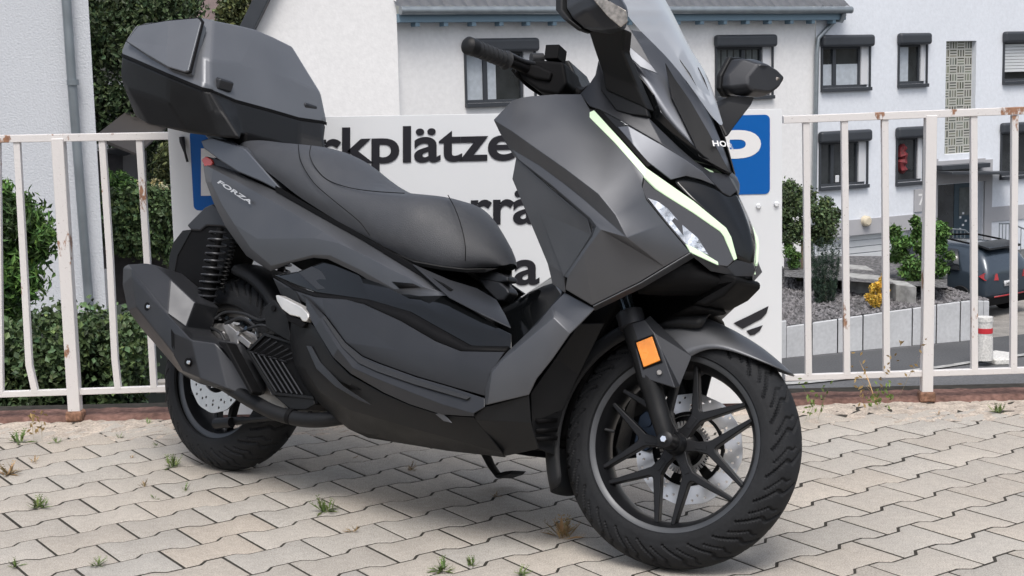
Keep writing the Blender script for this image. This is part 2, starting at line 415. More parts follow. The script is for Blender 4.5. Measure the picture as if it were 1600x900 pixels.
o = mk('ground', [(-30, -30, .0), (30, -30, .0), (30, 2.36, .0), (-30, 2.36, .0)], [(0, 1, 2, 3)], mat('near_paving', (.40, .365, .33), .9)); o['kind'] = 'structure'
# rubble margin and red-brown kerb under the railing
nx, ny = 220, 12
V = []; 
for j in range(ny):
    for i in range(nx):
        x = -2.6+5.2*i/(nx-1); y = 4.74+.30*j/(ny-1); V.append((x, y, (-.0045 if y < 4.9 else -.003)+.007*rng.random()))
o = mk('rubble_margin', V, gridfaces(ny, nx), 'rubble'); o['kind'] = 'structure'
V = []
for j in range(8):
    for i in range(nx):
        x = -2.6+5.2*i/(nx-1); y = 5.02+.16*j/7; V.append((x, y+.004*rng.random(), (.012 if 0 < j < 7 else -.004)+.004*rng.random()))
o = mk('kerb_strip', V, gridfaces(8, nx), 'kerbred'); o['kind'] = 'structure'

# ---- railings
def rail_box(name, a, b, w, h, m, parent, bevel=.002):
    a, b = np.asarray(a, float), np.asarray(b, float); d = b-a; d /= np.linalg.norm(d)
    y = np.array([0, 1.0, 0]); s = np.cross(d, y); s /= np.linalg.norm(s)
    vs = [a+s*w/2-y*h/2, a-s*w/2-y*h/2, a-s*w/2+y*h/2, a+s*w/2+y*h/2]
    vs += [v+(b-a) for v in vs]
    return uvbox(name, vs, m, parent, bevel=bevel)
YF = 5.04
def railing(top, bot, bars, posts, label):
    t = empty('railing', (D(*top[0], YF)[0], YF, 0)); tag(t, label, 'railing')
    inv = Matrix.Translation(-t.location)
    def child(o): o.parent = t; o.location = -t.location; return o
    child(rail_box('top_rail', D(*top[0], YF), D(*top[1], YF), .024, .03, 'railing', None))
    child(rail_box('bottom_rail', D(*bot[0], YF), D(*bot[1], YF), .020, .02, 'railing', None))
    for b in bars:
        pts = [D(x, y, YF) for x, y in b]
        vs = []; w = .0105
        for q in pts: vs += [q+np.array([-w, -w, 0]), q+np.array([w, -w, 0]), q+np.array([w, w, 0]), q+np.array([-w, w, 0])]
        child(mk('bar', vs, gridfaces(len(pts), 4, True)+[(0, 1, 2, 3), tuple(range(len(vs)-1, len(vs)-5, -1))], 'railing', None, bevel=.0015))
    for x0, y0, x1, y1, w in posts:
        a = D(x0, y0, YF); b = D(x1, y1, YF); b[2] = -.01; b[0] = a[0]*.5+b[0]*.5; a[0] = b[0]
        p_ = child(rail_box('post', b, a, w, w, 'railing', None, bevel=.003))
        c = b.copy(); c[2] = .0; e = c+np.array([0, 0, .035]); q = child(rail_box('post_foot', c, e, w+.016, w+.016, 'rust', None, bevel=.008)); q.parent = p_; q.location = (0, 0, 0)
railing([(-60, 218), (274, 212)], [(-60, 618), (262, 607)],
  [[(27, 222), (38, 420), (46, 570), (56, 614)], [(160, 218), (172, 400), (180, 560), (185, 608)], [(218, 215), (230, 400), (236, 520), (241, 606)], [(-4, 222), (1, 616)]],
  [(92, 216, 118, 652, .040)], 'rusty white metal railing standing left of the white sign board')
railing([(1223, 187), (1640, 171)], [(1226, 590), (1640, 577)],
  [[(1259, 188), (1263, 587)], [(1319, 186), (1323, 586)], [(1382, 184), (1385, 584)], [(1521, 179), (1522, 581)], [(1585, 180), (1583, 580)], [(1640, 172), (1640, 577)]],
  [(1451, 180, 1450, 628, .036)], 'rusty white metal railing standing right of the white sign board')

# ---- sign board
YS = 4.985
sg_ = empty('sign_board', (0, YS, 0)); tag(sg_, 'white board reading Parkplätze with blue P squares behind the scooter', 'sign')
def sd_(px, py, dy=0.0):
    q = D(px, py, YS-.004-dy); return q-np.array([0, YS, 0])
a, b, c, d = D(273, 618, YS), D(1224, 604, YS), D(1222, 169, YS), D(273, 190, YS)
a[0] = d[0] = (a[0]+d[0])/2; b[0] = c[0]
zt = D(1222, 170, YS)[2]; zt2 = D(500, 181, YS)[2]; a[2] = b[2] = .02; c[2] = zt; d[2] = zt2
off = np.array([0, YS, 0])
slab('panel', [q-off-np.array([0, .003, 0]) for q in (a, b, c, d)], [q-off for q in (a, b, c, d)], 'signw', sg_, bevel=.001)
def sq(x0, y0, x1, y1, r=8):
    pts = []
    for cx, cy, a0 in ((x1-r, y0+r*1.0, -90), (x1-r, y1-r, 0), (x0+r, y1-r, 90), (x0+r, y0+r, 180)):
        for k in range(6): a = rad(a0+k*18); pts.append((cx+r*math.cos(a), cy+r*math.sin(a)))
    return pts
def sgpoly(name, pts, m, dy, parent=sg_):
    v = [sd_(x, y, dy) for x, y in pts]; return mk(name, v, [tuple(range(len(v)))], m, parent, smooth=False, face_dir=(0, -1, 0))
def skew(pts, k=-.022, x0=0): return [(x, y+(x-x0)*k) for x, y in pts]
sp_ = sgpoly('parking_square', skew(sq(1096, 179, 1203, 303), x0=1203), 'signblue', .001)
sp2 = sgpoly('parking_square', skew([(x+(y-204)*.055, y) for x, y in sq(296, 204, 398, 329)], x0=300), 'signblue', .001)
def sgtext(name, body, x0, x1, yb, capt, m, dy=.002, bold=.022, xs=None):
    v, f = textmesh(body, bold)
    # measured on capital height
    vh, _ = textmesh('H', bold); h = vh[:, 1].max()-vh[:, 1].min(); y0 = vh[:, 1].min()
    xa, xb = v[:, 0].min(), v[:, 0].max(); out = []
    for q in v:
        px = x0+(q[0]-xa)/(xb-xa)*(x1-x0); py = yb-(q[1]-y0)/h*capt-(px-x0)*.022
        out.append(sd_(px, py, dy))
    return mk(name, out, f, m, sg_, smooth=False, fix=False)
sgtext('letter_p', 'P', 1117, 1189, 278, 74, 'white', bold=.03)
sgtext('letter_p', 'P', 314, 380, 306, 74, 'white', bold=.03)
sgtext('lettering', 'Parkplätze', 406, 806, 259, 57, 'signblack')
sgtext('lettering', 'Motorräder', 541, 963, 356, 57, 'signblack')
sgtext('lettering', 'Honda', 598, 843, 450, 57, 'signblack')
for pts in ([(1146, 505), (1175, 491), (1201, 478), (1198, 489), (1190, 498), (1160, 514)], [(1166, 517), (1192, 508), (1187, 517), (1179, 523), (1172, 524)]):
    sgpoly('wing_emblem', pts, 'signblack', .002)
for x, y in ((1185, 322), (1213, 319)):
    q = sd_(x, y, 0); tube('bolt', [q, q+np.array([0, -.008, 0])], [.009, .006], 'signw', sg_, n=14)
tube('hook', [sd_(284, 214, .01), sd_(285, 222, .012), sd_(289, 238, .012), sd_(293, 253, .012)], [.009, .009, .004, .004], 'signblack', sg_, n=10)

# ---- vegetation -----------------------------------------------------
def leaves(name, blobs, n, size, m, parent=None, asp=.5, out=.6, tonev=.35, droop=0.0, seed=1, hole=.0):
    """leaf-sized faces spread through lumpy volumes: blobs = (centre, radii, weight)"""
    g = np.random.default_rng(seed); V, F, C = [], [], []
    ws = np.array([b[2] if len(b) > 2 else b[1][0]*b[1][2] for b in blobs]); ws = ws/ws.sum()
    idx = g.choice(len(blobs), n, p=ws)
    btone = 1+g.normal(0, .16, len(blobs))
    for k in range(n):
        c, r = blobs[idx[k]][:2]
        d = g.normal(size=3); d /= np.linalg.norm(d); rr = min(1.45, abs(g.normal(.72, .28)))
        pos = np.array(c)+d*np.array(r)*rr*(1+g.normal(0, .07))
        nrm = d*out+g.normal(0, .55, 3); nrm /= np.linalg.norm(nrm)
        t = np.cross(nrm, g.normal(size=3)); t[2] -= droop; t -= nrm*(t@nrm); t /= max(1e-6, np.linalg.norm(t)); s = np.cross(nrm, t)
        L = size*g.uniform(.6, 1.3); W = L*asp
        b = len(V); V += [pos-t*L*.5, pos+s*W*.5+nrm*L*.08, pos+t*L*.5-nrm*L*.1, pos-s*W*.5+nrm*L*.08]
        F.append((b, b+1, b+2, b+3)); tn = max(.3, btone[idx[k]]*(1+g.normal(0, tonev))); hue = g.normal(0, .08)
        C += [(tn*(1+hue), tn, tn*(1-hue))]*4
    return mk(name, V, F, m, parent, smooth=False, cols=C, fix=False)
def blobs_in(c, r, n, seed, s=.42):
    g = np.random.default_rng(seed); o = []
    for k in range(n):
        d = g.normal(size=3); d /= np.linalg.norm(d); q = np.array(c)+d*np.array(r)*g.uniform(.3, .8)
        f = g.uniform(s*.7, s*1.3); o.append((q, np.array(r)*f))
    return o
def trunk(name, a, b, r0, r1, parent, m='bark'): return tube(name, smoothpath([a, (np.asarray(a)*.5+np.asarray(b)*.5)+np.array([r0*.5, 0, 0]), b], 4), list(np.linspace(r0, r1, 9)), m, parent, n=9)

# clipped hedge behind the left railing
hc = D(120, 560, 7.0)
he = empty('hedge', (hc[0], 7.0, -.6)); tag(he, 'dark clipped ivy hedge with dense small leaves behind the left railing', 'hedge')
def rel(o, t): o.parent = t; o.location = -t.location; return o
bl = []
g = np.random.default_rng(5)
for k in range(70):
    px, py = g.uniform(-40, 224), g.uniform(478, 690)
    py = max(py, 492+(max(0, 110-px)*.35 if px < 110 else (px-205)*1.2 if px > 205 else 0)+g.uniform(0, 14))
    q = D(px, py, g.uniform(6.7, 7.1)); bl.append((q, np.array([.10, .13, .10])*g.uniform(.7, 1.2)))
rel(leaves('foliage', bl, 20000, .030, 'leafdark', asp=.75, tonev=.42, seed=3), he)
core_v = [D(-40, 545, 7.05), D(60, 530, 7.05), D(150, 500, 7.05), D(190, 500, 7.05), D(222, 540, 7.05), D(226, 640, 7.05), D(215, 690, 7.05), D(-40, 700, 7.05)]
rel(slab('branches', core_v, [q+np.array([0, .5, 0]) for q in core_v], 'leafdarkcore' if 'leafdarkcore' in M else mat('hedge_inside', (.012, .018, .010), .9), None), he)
# light green tree at the left edge
tr = empty('tree', (D(-60, 400, 8.2)[0], 8.2, -3)); tag(tr, 'bright green feathery tree reaching in at the left edge over the hedge', 'tree')
bl = []
for px, py, s in ((-30, 330, .17), (0, 350, .15), (22, 335, .13), (45, 355, .11), (58, 385, .09), (30, 400, .14), (0, 420, .16), (40, 440, .10), (10, 470, .13), (-20, 500, .14), (20, 505, .09), (72, 370, .05), (2, 295, .05), (-20, 560, .12)):
    bl.append((D(px, py, 8.2+g.uniform(-.2, .2)), np.array([s, s, s*.9])))
rel(leaves('crown', bl, 11000, .055, 'leafgreen', asp=.32, tonev=.4, droop=.8, seed=8), tr)
rel(trunk('trunk', D(-70, 700, 8.3), D(-10, 380, 8.3), .08, .02, None), tr)
# big dark tree beyond
def tree(name, blobsrc, n, size, m, label, base, top, r0=.25, group=None, **k):
    t = empty(name, (base[0], base[1], base[2])); tag(t, label, 'tree' if 'tree' in name else 'shrub', group)
    rel(leaves('crown' if 'tree' in name else 'foliage', blobsrc, n, size, m, **k), t); rel(trunk('trunk' if 'tree' in name else 'stem', base, top, r0, r0*.4, None), t)
    return t
def pxblobs(lst, y, dy=.6, seed=1):
    g = np.random.default_rng(seed); return [(D(px, py, y+g.uniform(-dy, dy)), np.array([s, s*.9, s*.9])) for px, py, s in lst]
lst = [(g.uniform(130, 300), g.uniform(-30, 205), g.uniform(.28, .5)) for k in range(46)]+[(300, 8, .25), (200, 210, .35), (250, 215, .35), (225, 225, .3), (170, 60, .4), (165, 150, .4), (230, 250, .35), (250, 262, .3), (262, 215, .25)]
tree('large_tree', pxblobs(lst, 25, .9, 3), 26000, .10, 'leafmid', 'tall dark green tree filling the gap behind the top case', D(215, 520, 25.5), D(215, 120, 25.5), .22, asp=.6, tonev=.5, seed=21)
lst = [(365, 5, .3), (350, 20, .22), (380, 25, .26), (378, -10, .3), (362, 38, .18)]
tree('olive_tree', pxblobs(lst, 38, .5, 4), 3500, .13, 'leafolive', 'small olive green tree in front of the brown tiled roof', D(370, 360, 38.5), D(370, 20, 38.5), .12, asp=.5, tonev=.4, seed=22)
lst = [(262, 250, .2), (268, 275, .22), (258, 290, .16), (272, 240, .18), (270, 300, .15)]
tree('garden_shrub', pxblobs(lst, 21, .3, 4), 3500, .075, 'leafolive', 'yellowish green shrub just left of the sign board', D(266, 420, 21.2), D(266, 260, 21.2), .05, asp=.45, tonev=.4, seed=23)
lst = [(180, 285, .16), (195, 290, .15), (170, 300, .15), (200, 296, .12)]
tree('garden_shrub', pxblobs(lst, 20, .3, 4), 3000, .06, 'leafgreen', 'low fresh green shrub above the ivy covered fence', D(185, 420, 20.2), D(185, 290, 20.2), .04, asp=.4, tonev=.4, seed=24)
lst = [(207, 287, .07), (214, 293, .07), (245, 292, .09), (256, 300, .09), (248, 304, .07)]
tree('flowering_shrub', pxblobs(lst, 20.5, .2, 4), 900, .07, 'leafcream', 'small shrub of cream yellow blossom behind the ivy fence', D(230, 420, 20.6), D(230, 300, 20.6), .03, asp=.8, tonev=.25, seed=25)
# ivy over a dark board fence
iv = empty('board_fence', (D(220, 400, 17)[0], 17, -4)); tag(iv, 'dark board fence overgrown with ivy left of the sign board', 'fence')
a = [D(166, 320, 17.2), D(276, 342, 17.2), D(278, 440, 17.2), D(182, 418, 17.2)]
a[2][2] = ZL; a[3][2] = -2.9; a[3][0] = a[0][0]; a[2][0] = a[1][0]
rel(slab('boards', a, [q+np.array([0, .08, 0]) for q in a], 'timber', None, bevel=.004), iv)
for k in range(14):
    x = a[0][0]+.04+(a[1][0]-a[0][0]-.08)*k/13; q = np.array([x, 17.18, -2.95]); rel(rail_box('batten', q, q+np.array([0, 0, 1.5]), .012, .02, 'black', None), iv)
lst = [(g.uniform(165, 270), g.uniform(305, 372), g.uniform(.10, .19)) for k in range(40)]+[(x, 370+(x-170)*.15+g.uniform(-8, 20), .10) for x in range(172, 276, 7)]+[(268, y, .1) for y in (345, 365, 385, 405)]
rel(leaves('ivy', pxblobs(lst, 16.9, .1, 6), 11000, .055, 'leafdark', asp=.7, tonev=.45, droop=.8, seed=26), iv)
slabpost = D(274, 310, 16.6)
tube_ = rail_box('gate_post', D(275, 306, 16.6), D(279, 440, 16.6), .07, .07, 'winframe', None); tag(tube_, 'dark grey gate post at the left edge of the sign board', 'post')
wr = D(255, 318, 19); t = box('parked_van', (wr[0], 19.6, wr[2]-.45), (.30, 1.0, 1.05), 'reveal', bevel=.05, seg=3); tag(t, 'white van roof showing between ivy fence and sign board', 'van')
# little shed
sh_ = empty('shed', (D(180, 260, 23)[0], 23, -3)); tag(sh_, 'dark wooden shed under the large tree', 'shed')
a = [D(150, 236, 22.5), D(192, 244, 22.5), D(194, 420, 22.5), D(150, 420, 22.5)]; rel(slab('wall', a, [q+np.array([0, 1.5, 0]) for q in a], 'timber', None), sh_)
a = [D(148, 212, 22.2), D(214, 240, 22.2), D(214, 244, 22.2), D(148, 218, 22.2)]; rel(slab('roof', a, [q+np.array([0, 2, .3]) for q in a], mat('shed_roof', (.07, .062, .058), .8), None), sh_)
# paved slope and low stone courses beyond the hedge
M['paverow'] = mat('stone_courses', (.26, .245, .225), .9, noise=((3, .2), (40, .2)))
V, F = [], []
for r in range(60):
    y0 = 9+r*.16; z0 = -2.2-.14*(0) if False else -3.1+(y0-9)*.02
    for k in range(12):
        x0 = -2.9+k*.42+(.21 if r % 2 else 0)
        b = len(V); j = .008
        for (x, y) in ((x0+j, y0+j), (x0+.42-j, y0+j), (x0+.42-j, y0+.16-j), (x0+j, y0+.16-j)): V.append((x+(y-9)*-.2, y, z0))
        F.append((b, b+1, b+2, b+3))
o = mk('path', V, F, 'paverow', smooth=False, fix=False); o['kind'] = 'structure'
o = mk('path', [(-3.2, 8.9, -3.11), (2.6, 8.9, -3.11), (.6, 19, -2.92), (-5.2, 19, -2.92)], [(0, 1, 2, 3)], 'sand'); o['kind'] = 'structure'
# stone wall course right below kerb level at left
V, F = [], []
for r in range(9):
    for k in range(16):
        x0 = -1.47+k*.085+(.04 if r % 2 else 0)+rng.normal(0, .004); z0 = -.62+r*.055
        c = np.array([x0+.04, 6.35+rng.normal(0, .006), z0+.026]); s = (.040, .03, .0255); b = len(V)
        for dx in (-1, 1):
            for dy in (-1, 1):
                for dz in (-1, 1): V.append(c+np.array([dx*s[0], dy*s[1], dz*s[2]]))
        F += [tuple(b+i for i in q) for q in ((0, 1, 3, 2), (4, 6, 7, 5), (0, 4, 5, 1), (2, 3, 7, 6), (0, 2, 6, 4), (1, 5, 7, 3))]
o = mk('stone_wall', V, F, 'paverow', bevel=.006); tag(o, 'low wall of thin grey stone courses behind the rear wheel', 'wall')

# ---- near house at the left
nh = empty('white_house', (D(147, 100, 15)[0], 15, -3)); tag(nh, 'pale rendered house wall with grey downpipe filling the left edge', 'house')
xr = D(150, 200, 15)[0]; zb = D(90, 491, 15)[2]
a = [np.array([-12, 15, 8]), np.array([xr, 15, 8]), np.array([xr, 15, zb]), np.array([-12, 15, zb])]
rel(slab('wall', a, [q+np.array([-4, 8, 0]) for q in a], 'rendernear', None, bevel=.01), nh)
a = [np.array([-12, 15.12, zb]), np.array([xr-.08, 15.12, zb]), np.array([xr-.08, 15.12, ZL]), np.array([-12, 15.12, ZL])]
rel(slab('plinth', a, [q+np.array([-4, 7, 0]) for q in a], 'timber', None), nh)
dp = rel(tube('downpipe', [D(101, -40, 14.9), D(111, 110, 14.9), D(140, 485, 14.9)], .045, 'zinc', None, n=14), nh)
q = D(114, 133, 14.9); 
c_ = rel(tube('pipe_collar', [q, q+np.array([0, 0, .05])], .058, 'zinc', None, n=14), nh)

# ---- far houses: a facade plane running back to the right
FA = np.array([-2.68, 38.0, 0]); FB = np.array([9.3, 45.06, 0]); FD = (FB-FA)/np.linalg.norm(FB-FA); FN = np.array([FD[1], -FD[0], 0])
def fq(px, py):
    d = ray(px, py); t = ((FA-CO)@FN)/(d@FN); q = CO+t*d; return (q-FA)@FD, q[2]
def fp(u, z, o=0.0): return FA+u*FD+FN*o+np.array([0, 0, z])
def fbox(name, u0, u1, z0, z1, o0, o1, m, parent=None, **k):
    vs = [fp(u0, z0, o1), fp(u1, z0, o1), fp(u1, z1, o1), fp(u0, z1, o1), fp(u0, z0, o0), fp(u1, z0, o0), fp(u1, z1, o0), fp(u0, z1, o0)]
    k.setdefault('bevel', .01)
    return uvbox(name, vs, m, parent, **k)
def wallholes(name, u0, u1, z0, z1, holes, m, parent, o=0.0, depth=.16):
    us = sorted({u0, u1}|{h[0] for h in holes}|{h[1] for h in holes}); zs = sorted({z0, z1}|{h[2] for h in holes}|{h[3] for h in holes})
    V, F = [], []
    for i in range(len(us)-1):
        for j in range(len(zs)-1):
            cu, cz = (us[i]+us[i+1])/2, (zs[j]+zs[j+1])/2
            if any(h[0] < cu < h[1] and h[2] < cz < h[3] for h in holes): continue
            b = len(V); V += [fp(us[i], zs[j], o), fp(us[i+1], zs[j], o), fp(us[i+1], zs[j+1], o), fp(us[i], zs[j+1], o)]; F.append((b, b+1, b+2, b+3))
    for h in holes:
        for (ua, za, ub, zb_) in ((h[0], h[2], h[0], h[3]), (h[1], h[2], h[1], h[3]), (h[0], h[2], h[1], h[2]), (h[0], h[3], h[1], h[3])):
            b = len(V); V += [fp(ua, za, o), fp(ub, zb_, o), fp(ub, zb_, o-depth), fp(ua, za, o-depth)]; F.append((b, b+1, b+2, b+3))
    return mk(name, V, F, m, parent, smooth=False, fix=False)
def hole(x0, x1, yt, yb):
    ua, _ = fq(x0, (yt+yb)/2); ub, _ = fq(x1, (yt+yb)/2); _, za = fq((x0+x1)/2, yb); _, zb_ = fq((x0+x1)/2, yt); return (ua, ub, za, zb_)
def window(h, par, sash=1, look='plain', sh=True, o=0.0, split=.35):
    u0, u1, z0, z1 = h; w = rel_none = None
    fr = fbox('window', u0, u1, z0, z0+.07, o-.15, o-.06, 'winframe', None)
    rel(fr, par)
    def c(x): x.parent = fr; return x
    c(fbox('frame', u0, u1, z1-.30, z1-.22, o-.15, o-.08, 'winframe'))
    um = u0+(u1-u0)*.86
    for (a_, b_) in ((u0, u0+.07), (um-.07, um)): c(fbox('frame', a_, b_, z0+.07, z1-.30, o-.15, o-.08, 'winframe'))
    c(fbox('reveal', um, u1-.0, z0+.07, z1-.22, o-.158, o-.03, 'reveal'))
    if sash == 2: c(fbox('frame', u0+(um-u0)*split-.06, u0+(um-u0)*split+.06, z0+.07, z1-.30, o-.15, o-.07, 'winframe'))
    c(fbox('pane', u0+.05, um-.05, z0+.05, z1-.25, o-.40, o-.13, 'glass', bevel=0))
    # surround and roller box
    c(fbox('surround', u0-.05, u0, z0-.05, z1, o-.01, o+.06, 'winframe')); c(fbox('surround', u1, u1+.05, z0-.05, z1, o-.01, o+.06, 'winframe'))
    c(fbox('sill', u0-.05, u1+.05, z0-.10, z0-.0, o-.02, o+.12, 'winframe'))
    c(fbox('roller_box', u0-.10, u1+.10, z1-.24, z1+.10, o-.02, o+.20, 'winframe', bevel=.09, seg=4))
    um0, um1 = u0+.07, um-.07
    if look == 'blind':
        c(fbox('curtain', um0, um0+(um1-um0)*.30, z0+.08, z0+(z1-z0)*.48, o-.129, o-.125, 'curtain', bevel=0)); c(fbox('curtain', um0+(um1-um0)*.42, um1, z0+.08, z0+(z1-z0)*.48, o-.129, o-.125, 'curtain', bevel=0))
    if look == 'net': c(fbox('curtain', um0, um0+(um1-um0)*.55, z0+.08, z1-.3, o-.129, o-.125, 'curtain', bevel=0))
    if look == 'drape':
        for k in range(7):
            ua = um0+(um1-um0)*k/7; c(fbox('curtain', ua, ua+(um1-um0)/9, z0+.08, z1-.3, o-.129, o-.124, 'darkcurtain', bevel=0))
    if look == 'shutter':
        for k in range(9):
            za = z0+.28+(z1-z0-.55)*k/9; c(fbox('shutter_slat', u0+.02, u1-.02, za, za+.085, o-.10, o-.03, 'garage', bevel=.01))
    if look == 'red':
        v_ = [fp(um0+.25+.03*math.sin(k*1.9), z0+.25+k*.11, o-.12) for k in range(9)]
        c(tube('hanging_figure', v_, [.05, .16, .12, .18, .13, .19, .12, .15, .05], 'redcloth', None, n=8))
    if look == 'pots':
        c(fbox('flower_pot', um0+(um1-um0)*.45, um0+(um1-um0)*.55, z0+.10, z0+.30, o-.128, o-.10, 'reveal'))
    return fr
HL = [hole(728, 834, 66, 160), hole(1119, 1205, 60, 150)]
HR = [hole(1283, 1356, 60, 137), hole(1403, 1445, 57, 131), hole(1567, 1640, 54, 126), hole(1280, 1352, 209, 290), hole(1400, 1440, 203, 284), hole(1563, 1640, 195, 273)]
u_l, _ = fq(622, 200); u_m, _ = fq(1273, 150); u_r = 34.0
_, z_eave = fq(900, 28); 
hl_ = empty('white_house', tuple(fp(u_l, ZL, 0))); tag(hl_, 'long white house with dark tiled roof, gutter and downpipe behind the scooter', 'house')
hr_ = empty('apartment_house', tuple(fp(u_m, ZL, 0))); tag(hr_, 'white apartment house with dark roller shutters, glass brick strip and house number', 'house')
rel(wallholes('wall', u_l, u_m, ZL, z_eave, HL, 'render', None), hl_)
window(HL[0], hl_, 2, 'net'); window(HL[1], hl_, 2, 'drape', split=.6)
# roof, gutter, fascia
u_e, _ = fq(1306, 20)
rel(fbox('fascia', u_l-.1, u_e, z_eave-.10, z_eave+.10, -.1, .42, 'bluefascia', None), hl_)
gz = z_eave+.12
gt = rel(tube('gutter', [fp(u_l-.1, gz+.05, .52), fp(u_e+.1, gz+.05, .52)], .10, 'zinc', None, n=16), hl_)
for k in range(18):
    u = u_l+.35+k*.77
    if u < u_e: rel(fbox('rafter_end', u, u+.12, z_eave-.20, z_eave-.08, .15, .40, 'bluefascia', None), hl_)
V, F = [], []
nu = 260
for j in range(9):
    for i in range(nu):
        u = u_l-.15+(u_e-u_l+.3)*i/(nu-1); s = j*.36
        V.append(fp(u, gz+.12+s*.72+.05*abs(math.sin(u*math.pi/.30))+(.03 if j % 2 else 0), .45-s))
rf_ = rel(mk('roof', V, gridfaces(9, nu), 'roof', None), hl_)
pts = [fp(u_e-.15, gz-.05, .52), fp(u_e-.2, gz-.25, .45)]+[fp(*fq(x, y), .12) for x, y in ((1300, 32), (1274, 60), (1272, 80), (1270, 180), (1268, 300), (1266, 390))]
rel(tube('downpipe', pts, .065, 'zinc', None, n=12), hl_)
# right-hand house
ST_ = hole(1476, 1523, 64, 240); door = hole(1460, 1535, 283, 400)
_, zband = fq(1400, 332); _, zband0 = fq(1400, 362)
gar1 = hole(1228, 1412, 362, 425); gar2 = hole(1562, 1700, 345, 420)
zb1 = fq(1400, 337)[1]; zb0 = fq(1400, 361)[1]
gar1 = (u_m+.05, fq(1425, 390)[0], ZL, zb0); gar2 = (fq(1560, 380)[0], 20.0, ZL, zb0); dr = (fq(1462, 330)[0], fq(1534, 330)[0], fq(1490, 402)[1], fq(1490, 287)[1])
rel(wallholes('wall', u_m, u_r, ZL, z_eave+3, HR+[ST_, gar1, gar2, dr], 'rendercool', None, o=.03, depth=.25), hr_)
rel(fbox('band', u_m+.01, fq(1441, 340)[0], zb0, zb1, .032, .07, 'greyband', None, bevel=.004), hr_); rel(fbox('band', fq(1545, 340)[0], u_r, zb0, zb1, .032, .07, 'greyband', None, bevel=.004), hr_)
rel(fbox('door_surround', fq(1442, 330)[0], dr[0]-.02, ZL, fq(1450, 249)[1], .034, .10, 'greyband', None, bevel=.004), hr_)
rel(fbox('door_surround', dr[1]+.02, fq(1546, 330)[0], ZL, fq(1540, 249)[1], .034, .10, 'greyband', None, bevel=.004), hr_)
rel(fbox('door_surround', dr[0]-.02, dr[1]+.02, dr[3]+.02, fq(1490, 250)[1], .034, .098, 'greyband', None, bevel=.004), hr_)
window(HR[0], hr_, 2, 'blind', o=.03); window(HR[1], hr_, 1, 'net', o=.03); window(HR[2], hr_, 1, 'shutter', o=.03)
window(HR[3], hr_, 2, 'pots', o=.03); window(HR[4], hr_, 1, 'red', o=.03); window(HR[5], hr_, 1, 'plain', o=.03)
# glass bricks
gb = rel(fbox('glass_brick_strip', ST_[0], ST_[1], ST_[2], ST_[3], -.25, -.14, 'blockjoint', None, bevel=0), hr_)
V, F, C = [], [], []
nu_, nz_ = 4, 14
cu = (ST_[1]-ST_[0])/nu_; cz = (ST_[3]-ST_[2])/nz_
for i in range(nu_):
    for j in range(nz_):
        for k in range(3):
            ua = ST_[0]+i*cu; za = ST_[2]+j*cz; gpp = .022
            if (i+j) % 2: r4 = (ua+gpp, ua+cu-gpp, za+gpp+k*cz/3, za+(k+1)*cz/3-gpp)
            else: r4 = (ua+gpp+k*cu/3, ua+(k+1)*cu/3-gpp, za+gpp, za+cz-gpp)
            b = len(V); V += [fp(r4[0], r4[2], -.135), fp(r4[1], r4[2], -.135), fp(r4[1], r4[3], -.135), fp(r4[0], r4[3], -.135)]; F.append((b, b+1, b+2, b+3))
            tn = rng.uniform(.5, 1.7); C += [(tn*rng.uniform(.9, 1.1), tn, tn*rng.uniform(.8, 1.05))]*4
M['gbt'] = mat('glass_brick', (.14, .145, .13), .2, 0, .7, attr='tone')
x = mk('glass_bricks', V, F, 'gbt', gb, smooth=False, cols=C, fix=False)
# garages
for k, gr_ in enumerate((gar1, gar2)):
    nP = 5; t_ = None
    for j in range(nP):
        h_ = (gr_[3]-gr_[2])/nP
        p_ = fbox('garage_door', gr_[0], gr_[1], gr_[2]+j*h_+.012, gr_[2]+(j+1)*h_-.012, -.24, -.15, 'garage', None)
        if t_ is None: t_ = rel(p_, hr_); p0_ = p_
        else: p_.name = 'door_section'; p_.parent = p0_
# entrance
dd = rel(fbox('front_door', dr[0]+(dr[1]-dr[0])*.45, dr[0]+(dr[1]-dr[0])*.92, dr[2], dr[3], -.22, -.10, mat('door_leaf', (.03, .055, .075), .4), None), hr_)
fbox('door_window', dr[0]+(dr[1]-dr[0])*.55, dr[0]+(dr[1]-dr[0])*.86, dr[3]-1.0, dr[3]-.15, -.10, -.09, 'darkcurtain', dd, bevel=0)
for i in range(5): fbox('letter_slot', dr[0]+(dr[1]-dr[0])*(.56+.06*(i % 3)), dr[0]+(dr[1]-dr[0])*(.60+.06*(i % 3)), dr[2]+.8+.12*i, dr[2]+.86+.12*i, -.10, -.085, 'reveal', dd, bevel=0)
rel(fbox('side_light', dr[0], dr[0]+(dr[1]-dr[0])*.45, dr[2], dr[3], -.22, -.12, 'glass', None, bevel=0), hr_)
rel(fbox('canopy', fq(1455, 262)[0], fq(1530, 262)[0], fq(1490, 262)[1]-.02, fq(1490, 256)[1], .1, .45, 'winframe', None), hr_)
rel(slab('canopy_roof', [fp(fq(1452, 268)[0], fq(1452, 266)[1], .1), fp(fq(1556, 262)[0]+.1, fq(1556, 266)[1]-.02, .1), fp(fq(1570, 262)[0], fq(1560, 264)[1]-.06, 1.2), fp(fq(1440, 262)[0], fq(1452, 262)[1]-.06, 1.2)],
   [fp(fq(1452, 268)[0], fq(1452, 266)[1]-.07, .1), fp(fq(1556, 262)[0]+.1, fq(1556, 266)[1]-.09, .1), fp(fq(1570, 262)[0], fq(1560, 264)[1]-.13, 1.2), fp(fq(1440, 262)[0], fq(1452, 262)[1]-.13, 1.2)], 'winframe', None), hr_)
npl = rel(fbox('number_plate', fq(1426, 312)[0], fq(1458, 312)[0], fq(1440, 330)[1], fq(1440, 295)[1], .035, .105, 'greyband', None), hr_)
